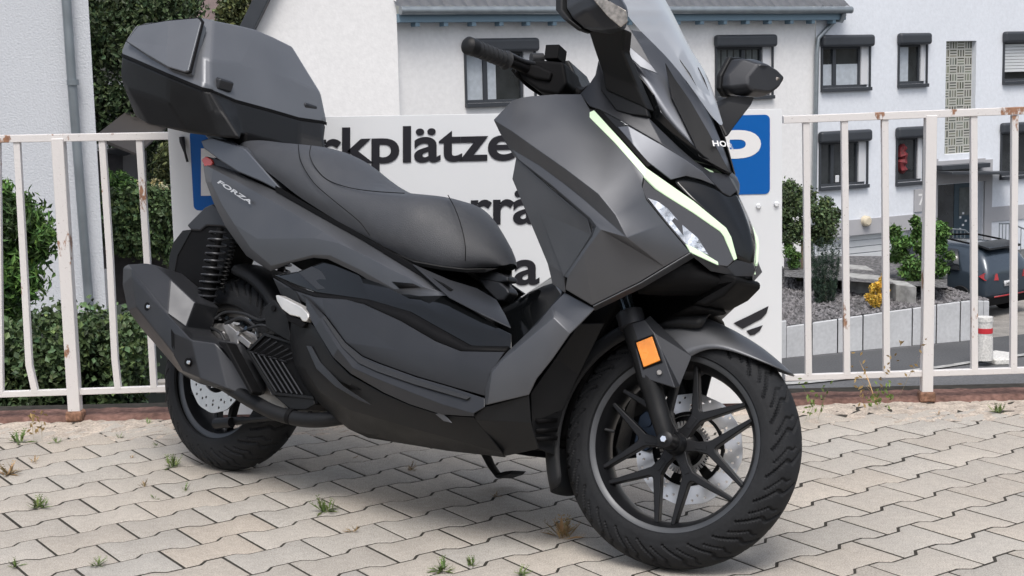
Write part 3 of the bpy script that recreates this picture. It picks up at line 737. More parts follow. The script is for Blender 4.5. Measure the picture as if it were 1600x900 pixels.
c4 = [fp(fq(1431, 312)[0], fq(1440, 320)[1], .108), fp(fq(1451, 312)[0], fq(1440, 320)[1], .108), fp(fq(1451, 312)[0], fq(1440, 302)[1], .108), fp(fq(1431, 312)[0], fq(1440, 302)[1], .108)]
text_on('house_number', '77', c4, 'white', npl, bold=.02)
q = fp(*fq(1349, 345), .05); rel(tube('wall_lamp', [q, q+FN*.14, q+FN*.18], [.16, .15, .10], mat('lamp_cream', (.6, .53, .40), .6), None, n=24), hr_)
# entrance railings
def handrail(name, pts, n, label, yb):
    t = empty(name, tuple(pts[0])); tag(t, label, 'railing')
    rel(tube('handrail', pts, .025, 'zinc', None, n=8), t)
    for k in range(n):
        f_k = k/(n-1)*(len(pts)-1); i = min(int(f_k), len(pts)-2); q = np.asarray(pts[i])*(1-(f_k-i))+np.asarray(pts[i+1])*(f_k-i)
        rel(tube('baluster', [q, q-np.array([0, 0, yb])], .013, 'zinc', None, n=6), t)
handrail('stair_railing', [fp(fq(1538, 347)[0], fq(1538, 347)[1], .6), fp(fq(1556, 347)[0], fq(1556, 347)[1], .6), fp(fq(1578, 358)[0], fq(1578, 356)[1], .6), fp(fq(1600, 374)[0], fq(1600, 374)[1], .6), fp(fq(1640, 400)[0], fq(1640, 400)[1], .6)], 15, 'grey steel stair railing beside the right garage door', 1.05)
handrail('stair_railing', [fp(fq(1460, 352)[0], fq(1460, 355)[1], .6), fp(fq(1484, 357)[0], fq(1484, 357)[1], .6), fp(fq(1516, 384)[0], fq(1516, 384)[1], .6)], 9, 'grey steel stair railing in front of the entrance glazing', .9)
# the gable house on the left of it
YG = 37.7
gh = empty('gable_house', (D(500, 300, YG)[0], YG, ZL)); tag(gh, 'white gable wall with dark verge board behind the top case', 'house')
zt_ = 6
a = [D(622, 180, YG), D(622, 0, YG)]; xr_ = (a[0][0]+a[1][0])/2; xl_ = D(401, 60, YG)[0]
e = D(400, 47, YG); tp = D(452, -60, YG)
poly = [np.array([xl_, YG, ZL]), np.array([xr_, YG, ZL]), np.array([xr_, YG, zt_]), np.array([tp[0]+1.0, YG, zt_]), np.array([e[0], YG, e[2]])]
poly = [np.array([xl_, YG, ZL]), np.array([xr_, YG, ZL]), np.array([xr_, YG, zt_+2]), e+(tp-e)*2.2, e]
rel(slab('wall', poly, [q+np.array([-.9, 6, 0]) for q in poly], 'render', None, bevel=.01), gh)
dv = (tp-e)/np.linalg.norm(tp-e)
v0 = e-dv*.12; v1 = e+dv*6; sdv = np.array([-dv[2], 0, dv[0]])
rel(slab('verge_board', [v0, v1, v1+sdv*.33, v0+sdv*.33], [q+np.array([0, -.35, 0]) for q in (v0, v1, v1+sdv*.33, v0+sdv*.33)], 'winframe', None, bevel=.02), gh)
# brown roof with a skylight, far behind
rr_ = empty('brown_roof_house', (D(320, 10, 46)[0], 46, ZL)); tag(rr_, 'distant house with brown tiled roof and an open skylight', 'house')
V = []
for j in range(26):
    for i in range(120):
        q = D(262, 34, 46)+np.array([5.2*i/119, j*.34*.8, j*.34*.62]); V.append(q+np.array([0, 0, .045*abs(math.sin(i*.8))+(.03 if j % 2 else 0)]))
rel(mk('roof', V, gridfaces(26, 120), 'brownroof', None), rr_)
a = D(262, 36, 46.2); rel(box('wall', (a[0]+2.6, 49, (a[2]+ZL)/2), (5.0, 5, a[2]-ZL), 'render', None), rr_)
skl = rel(slab('skylight', [D(322, 4, 46.8), D(350, 4, 46.8), D(358, 20, 46.6), D(330, 20, 46.6)], [q+np.array([0, .1, -.06]) for q in (D(322, 4, 46.8), D(350, 4, 46.8), D(358, 20, 46.6), D(330, 20, 46.6))], 'reveal', None), rr_)
slab('pane', [D(331, 8, 46.7), D(346, 8, 46.7), D(349, 13, 46.6), D(336, 13, 46.6)], [q+np.array([0, .05, -.03]) for q in (D(331, 8, 46.7), D(346, 8, 46.7), D(349, 13, 46.6), D(336, 13, 46.6))], 'glass', skl).location = (0, 0, 0)

# ---- lower street scene: planter, gravel bed, plants, car, bollard
def GL(px, py, z=ZL): return G(px, py, z)
def sheet(name, px, m, dz, z=ZL, kind='structure'):
    v = [GL(x, y, z) for x, y in px]; v = [np.array([q[0], q[1], z+dz]) for q in v]
    o = mk(name, v, [tuple(range(len(v)))], m, smooth=False, face_dir=(0, 0, 1)); o['kind'] = kind; return o
sheet('pavement', [(1180, 566), (1300, 556), (1400, 546), (1500, 536), (1548, 529), (1640, 519), (1640, 549), (1540, 562), (1480, 572), (1370, 586), (1260, 597), (1180, 602)], 'darkasphalt', .02)
sheet('kerb', [(1180, 602), (1260, 597), (1370, 586), (1480, 572), (1540, 562), (1640, 549), (1640, 552.5), (1540, 565.5), (1480, 575.5), (1370, 590), (1260, 601), (1180, 606)], 'stonekerb', .028)
sheet('driveway', [(1548, 529), (1640, 519), (1640, 440), (1440, 440), (1540, 480)], 'paverow', .012)
pl = empty('planter_wall', tuple(GL(1400, 545))); tag(pl, 'low white concrete slab wall holding the gravel bed', 'wall')
base = [(1215, 561), (1229, 559.5), (1375, 545), (1513, 532.5), (1545, 528)]
bp = [GL(x, y) for x, y in base]
hts = []
for (x, y), top in zip(base, [503, 511, 489.5, 470, 471]):
    q = GL(x, y); d = ray(x, top); t = q[1]/d[1]; hts.append((CO+d*t)[2])
def lerp(s):
    i = min(int(s), len(bp)-2); f = s-i; return bp[i]*(1-f)+bp[i+1]*f, hts[i]*(1-f)+hts[i+1]*f
ss = [1+(3*k/11) for k in range(12)]
for k in range(11):
    (a_, ha), (b_, hb) = lerp(ss[k]), lerp(ss[k+1]-.012)
    h_ = (ha+hb)/2
    f_ = [a_, b_, np.array([b_[0], b_[1], hb]), np.array([a_[0], a_[1], ha])]; rel(slab('concrete_slab', f_, [q+np.array([.02, .12, 0]) for q in f_], 'concrete', None, bevel=.012), pl)
a_, ha = lerp(0); b_, hb = lerp(.97)
f_ = [a_, b_, np.array([b_[0], b_[1], ha]), np.array([a_[0], a_[1], ha])]; rel(slab('concrete_slab', f_, [q+np.array([.02, .12, 0]) for q in f_], 'concrete', None, bevel=.012), pl)
# return wall back to the drive
e0 = bp[-1]; e1 = GL(1475, 500); 
f_ = [e0+np.array([0, .02, 0]), e0+np.array([-1.2, 5.5, 0]), e0+np.array([-1.2, 5.5, hts[-1]-ZL+.25]), np.array([e0[0], e0[1]+.02, hts[-1]])]
rel(slab('concrete_slab', f_, [q+np.array([-.12, 0, 0]) for q in f_], 'concrete', None, bevel=.012), pl)
def onbed(px, py, z): return G(px, py, z)
gb_ = [np.array([q[0], q[1]+.12, h-.03]) for q, h in zip(bp, hts)]
bk_ = [G(x, y, -3.95) for x, y in ((1205, 420), (1300, 424), (1390, 428), (1450, 440), (1475, 452))]
V = [];  nb_ = 60
for j in range(40):
    for i in range(nb_):
        s = i/(nb_-1)*4; k = min(int(s), 3); f = s-k; a_ = gb_[k]*(1-f)+gb_[k+1]*f; b_ = bk_[k]*(1-f)+bk_[k+1]*f; t = j/39
        q = a_*(1-t)+b_*t; V.append(q+np.array([0, 0, rng.uniform(0, .05)]))
gv = mk('gravel_bed', V, gridfaces(40, nb_), 'gravel'); gv['kind'] = 'structure'
# stones scattered: real chips so the bed reads as gravel
V, F, C = [], [], []
for k in range(5200):
    s = rng.uniform(0, 4); kk = min(int(s), 3); f = s-kk; t = rng.uniform(0, 1)**1.3; q = (gb_[kk]*(1-f)+gb_[kk+1]*f)*(1-t)+(bk_[kk]*(1-f)+bk_[kk+1]*f)*t
    r = rng.uniform(.02, .045); b = len(V)
    for d_ in ((1, 0, 0), (0, 1, 0), (-1, 0, 0), (0, -1, 0), (0, 0, 1)): V.append(q+np.array([0, 0, .04])+np.array(d_)*r*rng.uniform(.7, 1.3, 3))
    F += [(b, b+1, b+4), (b+1, b+2, b+4), (b+2, b+3, b+4), (b+3, b, b+4)]; tn = rng.uniform(.5, 2.0); C += [(tn, tn, tn*1.03)]*5
M['chips'] = mat('gravel_chips', (.13, .125, .125), .9, attr='tone')
o = mk('gravel', V, F, 'chips', smooth=False, cols=C, fix=False); o['kind'] = 'stuff'
# terrace steps edging behind the bed
te = empty('terrace_edging', tuple(G(1380, 430, -3.9))); tag(te, 'stepped concrete edging at the back of the gravel bed', 'edging')
for x0, x1, y0, y1, hh in ((1318, 1366, 424, 428, 4), (1330, 1398, 437, 443, 6), (1400, 1432, 448, 452, 7)):
    q0 = G(x0, y0+hh, -3.85); q1 = G(x1, y1+hh, -3.85); up_ = np.array([0, 0, .15]); dn_ = np.array([0, 0, -.5]); f_ = [q0+dn_, q1+dn_, q1+up_, q0+up_]; rel(slab('edging_block', f_, [q+np.array([0, .8, 0]) for q in f_], 'stonekerb', None, bevel=.02), te)
o = sheet('terrace', [(1225, 432), (1480, 450), (1480, 400), (1225, 400)], 'gravel', 0, z=-3.72)

def shrub(name, lst, y, n, size, m, label, base, top, r0, seed, **k): return tree(name, pxblobs(lst, y, .35, seed), n, size, m, label, base, top, r0, seed=seed, **k)
yb = G(1252, 440, -4.1)[1]
g = np.random.default_rng(77)
lst = [(g.uniform(1222, 1300), 0, g.uniform(.16, .28)) for _ in range(34)]
lst = [(x, g.uniform(max(290, 285+(x-1235)*.55), 378-abs(x-1262)*.1), s) for x, _, s in lst]+[(1300, 345, .18), (1308, 335, .13), (1290, 372, .16), (1235, 288, .14), (1250, 300, .16)]
shrub('tree', lst, yb, 15000, .085, 'leafmid', 'round crowned ornamental tree beside the right edge of the sign board', G(1252, 446, -4.1), D(1252, 340, yb), .05, 31, asp=.6, tonev=.45)
lst = [(x, y, .05) for x in (1266, 1273, 1280, 1287, 1294, 1301, 1308) for y in range(int(385+abs(x-1290)*.4), 470, 9)]
y2 = G(1288, 474, -4.15)[1]
ya = empty('yew', tuple(G(1288, 474, -4.15))); tag(ya, 'dark columnar yew with upright branches in the gravel bed', 'shrub')
bl = []
for k in range(26):
    x = g.uniform(1266, 1312); topy = 372+abs(x-1290)*.3+g.uniform(0, 35); x1 = 1288+(x-1288)*.6
    for t in np.linspace(0, 1, 9):
        yy = 470*(1-t)+topy*t; xx = x1*(1-t)+x*t; bl.append((D(xx, yy, y2+g.uniform(-.3, .3)), np.array([.045, .045, .075])))
rel(leaves('foliage', bl, 15000, .035, 'leafyew', asp=.35, tonev=.45, seed=33), ya); rel(trunk('stem', G(1288, 474, -4.15), D(1288, 430, y2), .04, .02, None), ya)
y3 = G(1368, 483, -4.2)[1]
lst = [(1368, 470, .13), (1360, 465, .11), (1377, 466, .11), (1368, 455, .10), (1372, 445, .08), (1378, 436, .06), (1364, 448, .07), (1380, 428, .035), (1384, 455, .07)]
shrub('golden_conifer', lst, y3, 5500, .05, 'leafyellow', 'small golden yellow conifer in the gravel bed', G(1368, 484, -4.2), D(1368, 455, y3), .02, 34, asp=.5, tonev=.28)
y4 = G(1425, 462, -4.1)[1]
lst = [(g.uniform(1395, 1480), g.uniform(352, 430), g.uniform(.12, .22)) for _ in range(26)]+[(1430, 345, .12), (1400, 372, .12), (1485, 400, .12), (1425, 440, .14), (1440, 425, .15), (1415, 425, .14)]
shrub('shrub', lst, y4, 13000, .095, 'leafgreen', 'broad fresh green shrub between gravel bed and parked car', G(1425, 464, -4.1), D(1427, 400, y4), .035, 35, asp=.6, tonev=.45)
for dx in (-12, 8, 16): q = G(1425, 464, -4.1); 
lst = [(1235, 395, .14), (1240, 412, .13), (1232, 385, .1), (1246, 400, .09)]
shrub('shrub', lst, yb-.6, 2500, .07, 'leafgreen', 'small light green shrub under the round crowned tree', G(1238, 432, -4.1), D(1238, 400, yb-.6), .02, 36, asp=.5, tonev=.4)
y5 = G(1247, 447, -4.1)[1]; shrub('ground_shrub', [(1247, 440, .07)], y5, 500, .05, 'leafolive', 'tiny clump at the foot of the round crowned tree', G(1247, 448, -4.1), D(1247, 440, y5), .01, 37, asp=.4)

# parked car, seen from its rear left corner
cyaw = rad(38)
cb = GL(1578, 493); 
car = empty('parked_car', (cb[0], cb[1], ZL), cyaw); car.scale = (1, 1, 1.13); tag(car, 'dark blue grey hatchback parked on the drive, seen from behind', 'car')
def cpart(name, vs, fs, m, par=None, **k): 
    o = mk(name, vs, fs, m, None, **k); o.parent = par or car; return o
# car frame: x to its right, y forwards, z up; length 4.3, width 1.8
W2 = .92
def sec(y, z0, zb_, zt_, wb, wt): return [(-wb*.93, y, z0), (-wb, y, z0+.25), (-wb, y, zb_), (-wt, y, zt_-.05), (-wt*.8, y, zt_), (wt*.8, y, zt_), (wt, y, zt_-.05), (wb, y, zb_), (wb, y, z0+.25), (wb*.93, y, z0)]
secs = [sec(0, .36, .80, .98, .84, .78), sec(.06, .24, .86, 1.02, .90, .80), sec(.20, .22, .92, 1.30, .92, .72), sec(.50, .22, .93, 1.47, .92, .68), sec(1.3, .22, .93, 1.53, .92, .66), sec(2.4, .22, .93, 1.46, .92, .66), sec(3.2, .22, .92, 1.02, .92, .76), sec(4.1, .24, .80, .92, .86, .76), sec(4.3, .35, .62, .74, .72, .66)]
vs = [v for s in secs for v in s]; n = 10
body = cpart('body', vs, gridfaces(len(secs), n, True)+[tuple(range(n))[::-1], tuple(range(len(vs)-n, len(vs)))], 'carpaint', sub=1)
cpart('rear_window', [(-.60, .065, 1.0), (.60, .065, 1.0), (.52, .36, 1.36), (-.52, .36, 1.36)], [(0, 1, 2, 3)], 'carglass', solid=.02, face_dir=(0, -1, 0))
cpart('spoiler', [(-.62, .16, 1.44), (.62, .16, 1.44), (.60, .62, 1.52), (-.60, .62, 1.52)], [(0, 1, 2, 3)], 'carglass', solid=.05, face_dir=(0, 0, 1), bevel=.01)
for s in (-1, 1):
    cpart('side_window', [(s*.935, .75, .97), (s*.935, 1.7, .97), (s*.72, 1.7, 1.40), (s*.74, .95, 1.38)], [(0, 1, 2, 3)], 'carglass', solid=.02, face_dir=(s, 0, 0))
    cpart('side_window', [(s*.935, 1.8, .97), (s*.935, 2.9, .97), (s*.74, 2.5, 1.36), (s*.72, 1.8, 1.40)], [(0, 1, 2, 3)], 'carglass', solid=.02, face_dir=(s, 0, 0))
    cpart('rear_light', [(s*.48, -.015, .78), (s*.90, .06, .80), (s*.93, .22, .88), (s*.88, .10, .95), (s*.52, .0, .92)], [(0, 1, 2, 3, 4)], 'redlamp', solid=.03, face_dir=(0, -1, 0), bevel=.005)
    tube_r = tube('roof_rail', [(s*.62, .7, 1.50), (s*.60, 1.4, 1.57), (s*.60, 2.3, 1.50)], .02, 'black', None); tube_r.parent = car
    for yy in (.72, 3.35):
        v, f = lathe_ = (lambda: None, None) if False else ([], [])
        V = []; 
        for k in range(28):
            a = 2*math.pi*k/28
            for r, x in ((.20, .02), (.31, .0), (.33, .04), (.33, .20), (.2, .2)): V.append((s*(.94-x), yy+r*math.cos(a), .33+r*math.sin(a)))
        cpart('wheel', V, gridfaces(28, 5)+[((27)*5+j, j, j+1, 27*5+j+1) for j in range(4)], 'tyre')
        V = [(s*.925, yy, .33)]+[(s*.93, yy+.2*math.cos(2*math.pi*k/20), .33+.2*math.sin(2*math.pi*k/20)) for k in range(20)]
        cpart('hubcap', V, [(0, 1+k, 1+(k+1) % 20) for k in range(20)], 'zinc')
cpart('bumper', [(-.86, -.04, .28), (.86, -.04, .28), (.88, -.04, .46), (-.88, -.04, .46)], [(0, 1, 2, 3)], 'black', solid=.10, face_dir=(0, -1, 0), bevel=.02)
cpart('reflector_strip', [(-.7, -.055, .44), (.7, -.055, .44), (.7, -.055, .47), (-.7, -.055, .47)], [(0, 1, 2, 3)], 'redlamp', solid=.01, face_dir=(0, -1, 0))
cpart('number_plate', [(-.26, -.02, .64), (.26, -.02, .64), (.26, -.02, .75), (-.26, -.02, .75)], [(0, 1, 2, 3)], 'reveal', solid=.02, face_dir=(0, -1, 0))
npt = text_on('plate_lettering', 'HO MT 1', [(-.22, -.045, .665), (.22, -.045, .665), (.22, -.045, .73), (-.22, -.045, .73)], 'black', None, bold=.02); npt.parent = bpy.data.objects['number_plate.001'] if 'number_plate.001' in bpy.data.objects else car
# bollard on a foot plate
bq = GL(1538, 571)
bo = empty('bollard', tuple(bq)); tag(bo, 'white plastic bollard with a red band on a worn foot plate', 'bollard')
dpt = bq[1]; S_ = dpt/2457.0
def bz(py): d = ray(1538, py); return (CO+d*(dpt/d[1]))[2]
def bcyl(name, y0, y1, r0, r1, m, x=1538):
    z0, z1 = bz(y0), bz(y1); X = D(x, 540, dpt)[0]; o = tube(name, [(X, dpt, z0), (X, dpt, (z0+z1)/2), (X, dpt, z1)], [r0*S_, (r0+r1)/2*S_, r1*S_], m, None, n=24, bevel=0); rel(o, bo); return o
bcyl('body', 562, 527, 14, 13, 'bollw'); bcyl('upper_body', 527, 502, 12.2, 12.2, 'bollw'); bcyl('red_band', 520, 512, 12.6, 12.6, 'bollr'); bcyl('cap', 502, 495, 13, 12.6, 'bollw')
f_ = [GL(1521, 563), GL(1555, 571), GL(1589, 570), GL(1585, 560), GL(1555, 556)]; rel(slab('foot_plate', [q+np.array([0, 0, .12]) for q in f_], f_, 'bollw', None, bevel=.03), bo)
o = D(1596, 355, 44); t = box('delivery_van', (o[0]+1.2, 44.5, o[2]-.2), (1.5, 3, 1.6), 'glass', bevel=.15, seg=3) if False else None

# ---- weeds in the joints
def weed(px, py, s, kind='weed', n=26, tall=False, label='small weed tuft'):
    q = G(px, py, 0.0); g = np.random.default_rng(int(px*7+py)); V, F, C = [], [], []
    for k in range(n):
        a = g.uniform(0, 2*math.pi); L = s*.8*g.uniform(.25, 1.15); el = g.uniform(.1, 1.3) if not tall else g.uniform(.9, 1.4)
        d = np.array([math.cos(a)*math.cos(el), math.sin(a)*math.cos(el), math.sin(el)]); sd2 = np.cross(d, [0, 0, 1.0]); sd2 /= np.linalg.norm(sd2)
        w = L*(.085 if not tall else .009); p0 = q+np.array([g.normal(0, s*.12), g.normal(0, s*.12), 0]); b = len(V)
        V += [p0, p0+d*L*.5+sd2*w, p0+d*L-np.array([0, 0, L*.12]), p0+d*L*.5-sd2*w]; F.append((b, b+1, b+2, b+3)); tn = g.uniform(.6, 1.5); C += [(tn*g.uniform(.9, 1.3), tn, tn*.8)]*4
        if tall:
            for t in np.linspace(.4, 1, 9):
                c = p0+d*L*t+g.normal(0, .006, 3); e_ = g.normal(size=3); e_ /= np.linalg.norm(e_); f2 = np.cross(e_, [0, 1, 0.2]); f2 /= np.linalg.norm(f2); z = .009; b = len(V); V += [c, c+e_*z+f2*z*.4, c+e_*2*z, c+e_*z-f2*z*.4]; F.append((b, b+1, b+2, b+3)); C += [(tn*1.1, tn, tn*.7)]*4
        else:
            for t in (.5, .7, .85):
                for sg2 in (-1, 1):
                    c = p0+d*L*t; e_ = d*.5+sd2*sg2; e_ /= np.linalg.norm(e_); z = L*.18; b = len(V); V += [c, c+e_*z*.6+d*z*.2, c+e_*z, c+e_*z*.6-d*z*.2]; F.append((b, b+1, b+2, b+3)); C += [(tn*1.1, tn, tn*.8)]*4
    o = mk('weed', V, F, kind, smooth=False, cols=C, fix=False); return o
W = [(58, 793, .05, 'weed', 34, 'dense green weed tuft low at the left edge of the pavers'), (272, 730, .05, 'weed', 24, 'upright pale green weed below the exhaust'), (510, 800, .055, 'weed', 30, 'green plantain weed with stalks below the belly of the scooter'),
 (880, 840, .07, 'dryweed', 34, 'reddish green dandelion left of the front tyre'), (642, 735, .035, 'dryweed', 18, 'small brownish weed under the belly of the scooter'), (152, 884, .035, 'weed', 22, 'low moss tuft at the bottom left'), (24, 886, .03, 'weed', 14, 'tiny weed in the bottom left corner'),
 (690, 893, .045, 'weed', 26, 'flat spreading weed at the bottom edge, left one of two'), (735, 884, .035, 'weed', 18, 'flat spreading weed at the bottom edge, beside the larger one'), (815, 899, .035, 'weed', 16, 'weed cut off by the bottom edge'), (1560, 645, .045, 'weed', 22, 'green weed near the kerb at the far right'), (1222 + 245, 648, .022, 'dryweed', 10, 'tiny dry weed before the right railing post'),
 (30, 692, .06, 'weed', 20, 'yellowing weed at the left edge near the kerb'), (12, 742, .06, 'dryweed', 24, 'dry brown weed at the left edge'), (90, 692, .035, 'weed', 12, 'thin weed before the left railing post'), (188, 685, .03, 'weed', 10, 'thin sprig right of the left railing post'), (207, 716, .022, 'dryweed', 10, 'tiny weed left of the rear wheel'), (232, 662, .03, 'weed', 10, 'small sprig in front of the stone wall'), (245, 697, .02, 'weed', 9, 'tiny sprig beside the rear tyre'),
 (55, 722, .03, 'dryweed', 12, 'dark dry sprig among the left pavers'), (225, 760, .03, 'dryweed', 14, 'flat dry weed below the rear wheel'), (290, 768, .035, 'weed', 10, 'thin stalks of weed below the rear wheel'), (243, 779, .02, 'weed', 10, 'tiny green weed below the rear wheel'), (775, 776, .022, 'dryweed', 12, 'dry tuft near the stand foot'), (552, 832, .03, 'dryweed', 12, 'dry clump low in the middle of the pavers'), (555, 716, .018, 'dryweed', 8, 'tiny dry weed right behind the belly')]
for px, py, s, kd, n, lb in W:
    o = weed(px, py, s, kd, n); tag(o, lb, 'weed', 'weeds growing in the paver joints')
for px, py, s, kd, n, lb in [(1273, 664, .16, 'weed', 4, 'tall thin weed stalk right of the front wheel'), (1358, 644, .30, 'dryweed', 6, 'tallest dry grass stalks in front of the right railing'), (1374, 640, .14, 'weed', 5, 'short green grass stalks beside the tallest stalks'), (64, 690, .16, 'dryweed', 3, 'dry reddish stalks before the left railing')]:
    o = weed(px, py, s, kd, n, tall=True); tag(o, lb, 'weed', 'tall weeds along the kerb')

# unseen dark block added behind the camera to darken gloss reflections and side light
ws = empty('added_reflection_block', (0, -7, 0)); tag(ws, 'added unseen dark block behind the camera, darkening gloss reflections and side light', 'light_blocker')
rel(box('wall', (0, -9, 2.1), (26, 4, 4.2), mat('added_block_wall', (.10, .095, .09), .9, noise=(.6, .3)), None, bevel=.02), ws)
for k in range(6): rel(box('window', (-11+k*4.2, -6.97, 1.7), (2.6, .06, 1.5), 'reveal' if k % 2 else 'glass', None, bevel=.01), ws)
rel(box('roof', (0, -8.8, 4.35), (26.6, 4.6, .3), 'winframe', None, bevel=.02), ws)

# ================================================================== THE SCOOTER
scooter = empty('scooter')
scooter.matrix_world = Matrix(((S[0][0], S[0][1], S[0][2], T[0]), (S[1][0], S[1][1], S[1][2], T[1]), (S[2][0], S[2][1], S[2][2], 0), (0, 0, 0, 1)))
tag(scooter, 'matt dark grey maxi scooter with top case, leaning on its side stand on the pavers', 'scooter')
sco = scooter

# ---- wheels
def tyre(R, rc, hwid, conv, seed, n=1080, ns=52, reps=24):
    vs = []
    phis = list(np.linspace(-100, 100, ns))
    for i in range(n):
        th = 2*math.pi*i/n
        def pt(rr, y): return conv(np.array([rr*math.cos(th), y, rr*math.sin(th)]))
        vs.append(pt(R-2*rc+rc*.92+.002-.006, -hwid*.74)); vs.append(pt(R-rc+rc*math.cos(rad(100))-.003, -hwid*.9))
        for ph in phis:
            s = ph/78; a = abs(s); y = hwid*math.sin(rad(ph)); rr = R-rc+rc*math.cos(rad(ph))
            t = th*reps/(2*math.pi)*(1)
            g = 0.0
            if .06 < a < .99:
                sh = (a*1.3 if a < .40 else .52-(a-.40)*.5 if a < .55 else .445+(a-.55)*1.7)+(.5 if s > 0 else 0)
                d = abs(((t+sh) % 1.0)-.5); wd = .060 if a < .85 else .045
                g = max(g, min(1, max(0, (wd+.03-d)/.045)))
                if .30 < a < .92:
                    d = abs(((t+sh+.5+.10) % 1.0)-.5); wd = .035
                    g = max(g, min(1, max(0, (wd+.03-d)/.045))*.8)
            if 1.03 < a < 1.06: g = .15
            dr = g*.0055
            vs.append(pt(rr-dr*math.cos(rad(ph)), y-dr*math.sin(rad(ph))))
        vs.append(pt(R-rc+rc*math.cos(rad(100))-.003, hwid*.9)); vs.append(pt(R-2*rc+rc*.92+.002-.006, hwid*.74))
    nc = len(phis)+4
    f = []
    for i in range(n):
        for j in range(nc-1):
            a = i*nc+j; b = ((i+1) % n)*nc+j; f.append((a, a+1, b+1, b))
    return vs, f
def lathe(prof, conv, n=120, closed=False):
    vs = []; m = len(prof)
    for i in range(n):
        th = 2*math.pi*i/n
        for r, y in prof: vs.append(conv(np.array([r*math.cos(th), y, r*math.sin(th)])))
    f = []
    for i in range(n):
        for j in range(m if closed else m-1):
            a = i*m+j; b = i*m+(j+1) % m; c = ((i+1) % n)*m+(j+1) % m; d = ((i+1) % n)*m+j
            f.append((a, b, c, d))
    return vs, f
def prism(poly, y0, y1, conv):
    n = len(poly); vs = [conv(np.array([p[0], y0, p[1]])) for p in poly]+[conv(np.array([p[0], y1, p[1]])) for p in poly]
    return vs, [tuple(range(n)), tuple(range(n, 2*n))[::-1]]+[(i, (i+1) % n, n+(i+1) % n, n+i) for i in range(n)]
def merge(*vf):
    V, F = [], []
    for v, f in vf:
        o = len(V); V += list(v); F += [tuple(i+o for i in q) for q in f]
    return V, F
def rot2(p, a): return (p[0]*math.cos(a)-p[1]*math.sin(a), p[0]*math.sin(a)+p[1]*math.cos(a))
def disc(ro, ri, y, conv, holes, wav=0):
    sp = [[((ro+wav*math.cos(12*a))*math.cos(a), (ro+wav*math.cos(12*a))*math.sin(a)) for a in np.linspace(0, 2*math.pi, 97)[:-1]],
          [(ri*math.cos(a), ri*math.sin(a)) for a in np.linspace(0, 2*math.pi, 49)[:-1]]]
    for r, a, h in holes: sp.append([(r*math.cos(a)+h*math.cos(b), r*math.sin(a)+h*math.sin(b)) for b in np.linspace(0, 2*math.pi, 11)[:-1]])
    v, f = curvefill(sp, .0045)
    return [conv(np.array([q[0], y+q[2], q[1]])) for q in v], f

def wheel(conv, R, rc, hwid, rf, spin, nsp, front):
    k = rf/.2045
    ring = [(.199*k, -.046), (.2050*k, -.051), (.2035*k, -.0545), (.194*k, -.0535), (.187*k, -.049), (.187*k, -.044)]
    barrel = [(.187*k, -.047), (.182*k, -.038), (.174*k, -.024), (.170*k, 0), (.172*k, .022), (.182*k, .036), (.187*k, .047), (.203*k, .0535), (.2050*k, .050), (.199*k, .046), (.186*k, .030), (.178*k, .0), (.186*k, -.034), (.198*k, -.046)]
    vf = []
    v, f = lathe(barrel, conv, 140, True)
    rim = mk('wheel', v, f, 'rim', sco)
    v, f = lathe(ring, conv, 140)
    mk('rim_flange', v, f, 'rimedge', rim)
    v, f = lathe([(r, -y) for r, y in ring], conv, 140); mk('rim_flange', v, f, 'rimedge', rim)
    v, f = tyre(R, rc, hwid, conv, 1); mk('tyre', v, f, 'tyre', rim, fix=True)
    # spokes: each a forked arm
    for i in range(nsp):
        a = spin+2*math.pi*i/nsp; h = math.pi/nsp*.80; rr = .180*k
        e1 = (rr*math.cos(h), rr*math.sin(h)); e0 = (rr*math.cos(h)+.003, rr*math.sin(h)); 
        def off(p, q, s): 
            d = np.array(q)-np.array(p); d /= np.linalg.norm(d); return np.array([-d[1], d[0]])*s
        c = (.078*k, 0); u = (.078*k, .008)
        n1 = off(u, e1, .0085); n2 = off(u, e1, .0050)
        half = [(.022, .015), (.050*k, .0115), (.074*k, .0145), (e1[0]+n2[0], e1[1]+n2[1]), (e1[0]-n2[0], e1[1]-n2[1]), (.094*k, .006)]
        poly = half+[(.091*k, 0)]+[(x, -y) for x, y in half[::-1]]
        poly = [rot2(p, a) for p in poly]
        v, f = prism(poly, -.034, -.010, conv)
        mk('spoke', v, f, 'rim', rim, bevel=.003, seg=2)
        pl = [rot2(p, a) for p in [(.044*k, -.006), (.072*k, -.006), (.072*k, .006), (.044*k, .006)]]
        v, f = prism(pl, -.0355, -.034, conv); mk('spoke_panel', v, f, 'rim', rim, bevel=.0006)
    v, f = lathe([(.0, -.060), (.020, -.060), (.024, -.055), (.026, -.034), (.034, -.03), (.034, .03), (.03, .05), (0, .05)], conv, 48); mk('hub', v, f, 'rim', rim)
    return rim

CF_ = W2L
fw = wheel(CF_, RF, .062, .061, .2045, rad(2), 6, True)
tag(fw, 'front wheel turned slightly away')
holes = []
for i in range(24):
    a = 2*math.pi*i/24
    holes += [(.118, a, .0032), (.109 if i % 2 else .100, a+.12, .0032)]
for i in range(12): holes += [(.088, 2*math.pi*i/12+.1, .0055)]
v, f = disc(.127, .077, .056, CF_, holes, .0012)
bd = mk('brake_disc', v, f, 'steel', fw, smooth=False)
v, f = merge(lathe([(.078, .050), (.085, .050), (.085, .060), (.078, .060)], CF_, 60, True), lathe([(.03, .045), (.05, .05), (.05, .058), (.03, .055)], CF_, 60, True))
for i in range(6):
    a = 2*math.pi*i/6+.3
    v2, f2 = prism([rot2(p, a) for p in [(.045, -.008), (.083, -.012), (.083, .012), (.045, .008)]], .050, .058, CF_); v, f = merge((v, f), (v2, f2))
mk('disc_carrier', v, f, 'black', fw)
vf = [lathe([(.046, .030), (.051, .030), (.051, .036), (.046, .036)], CF_, 60, True)]
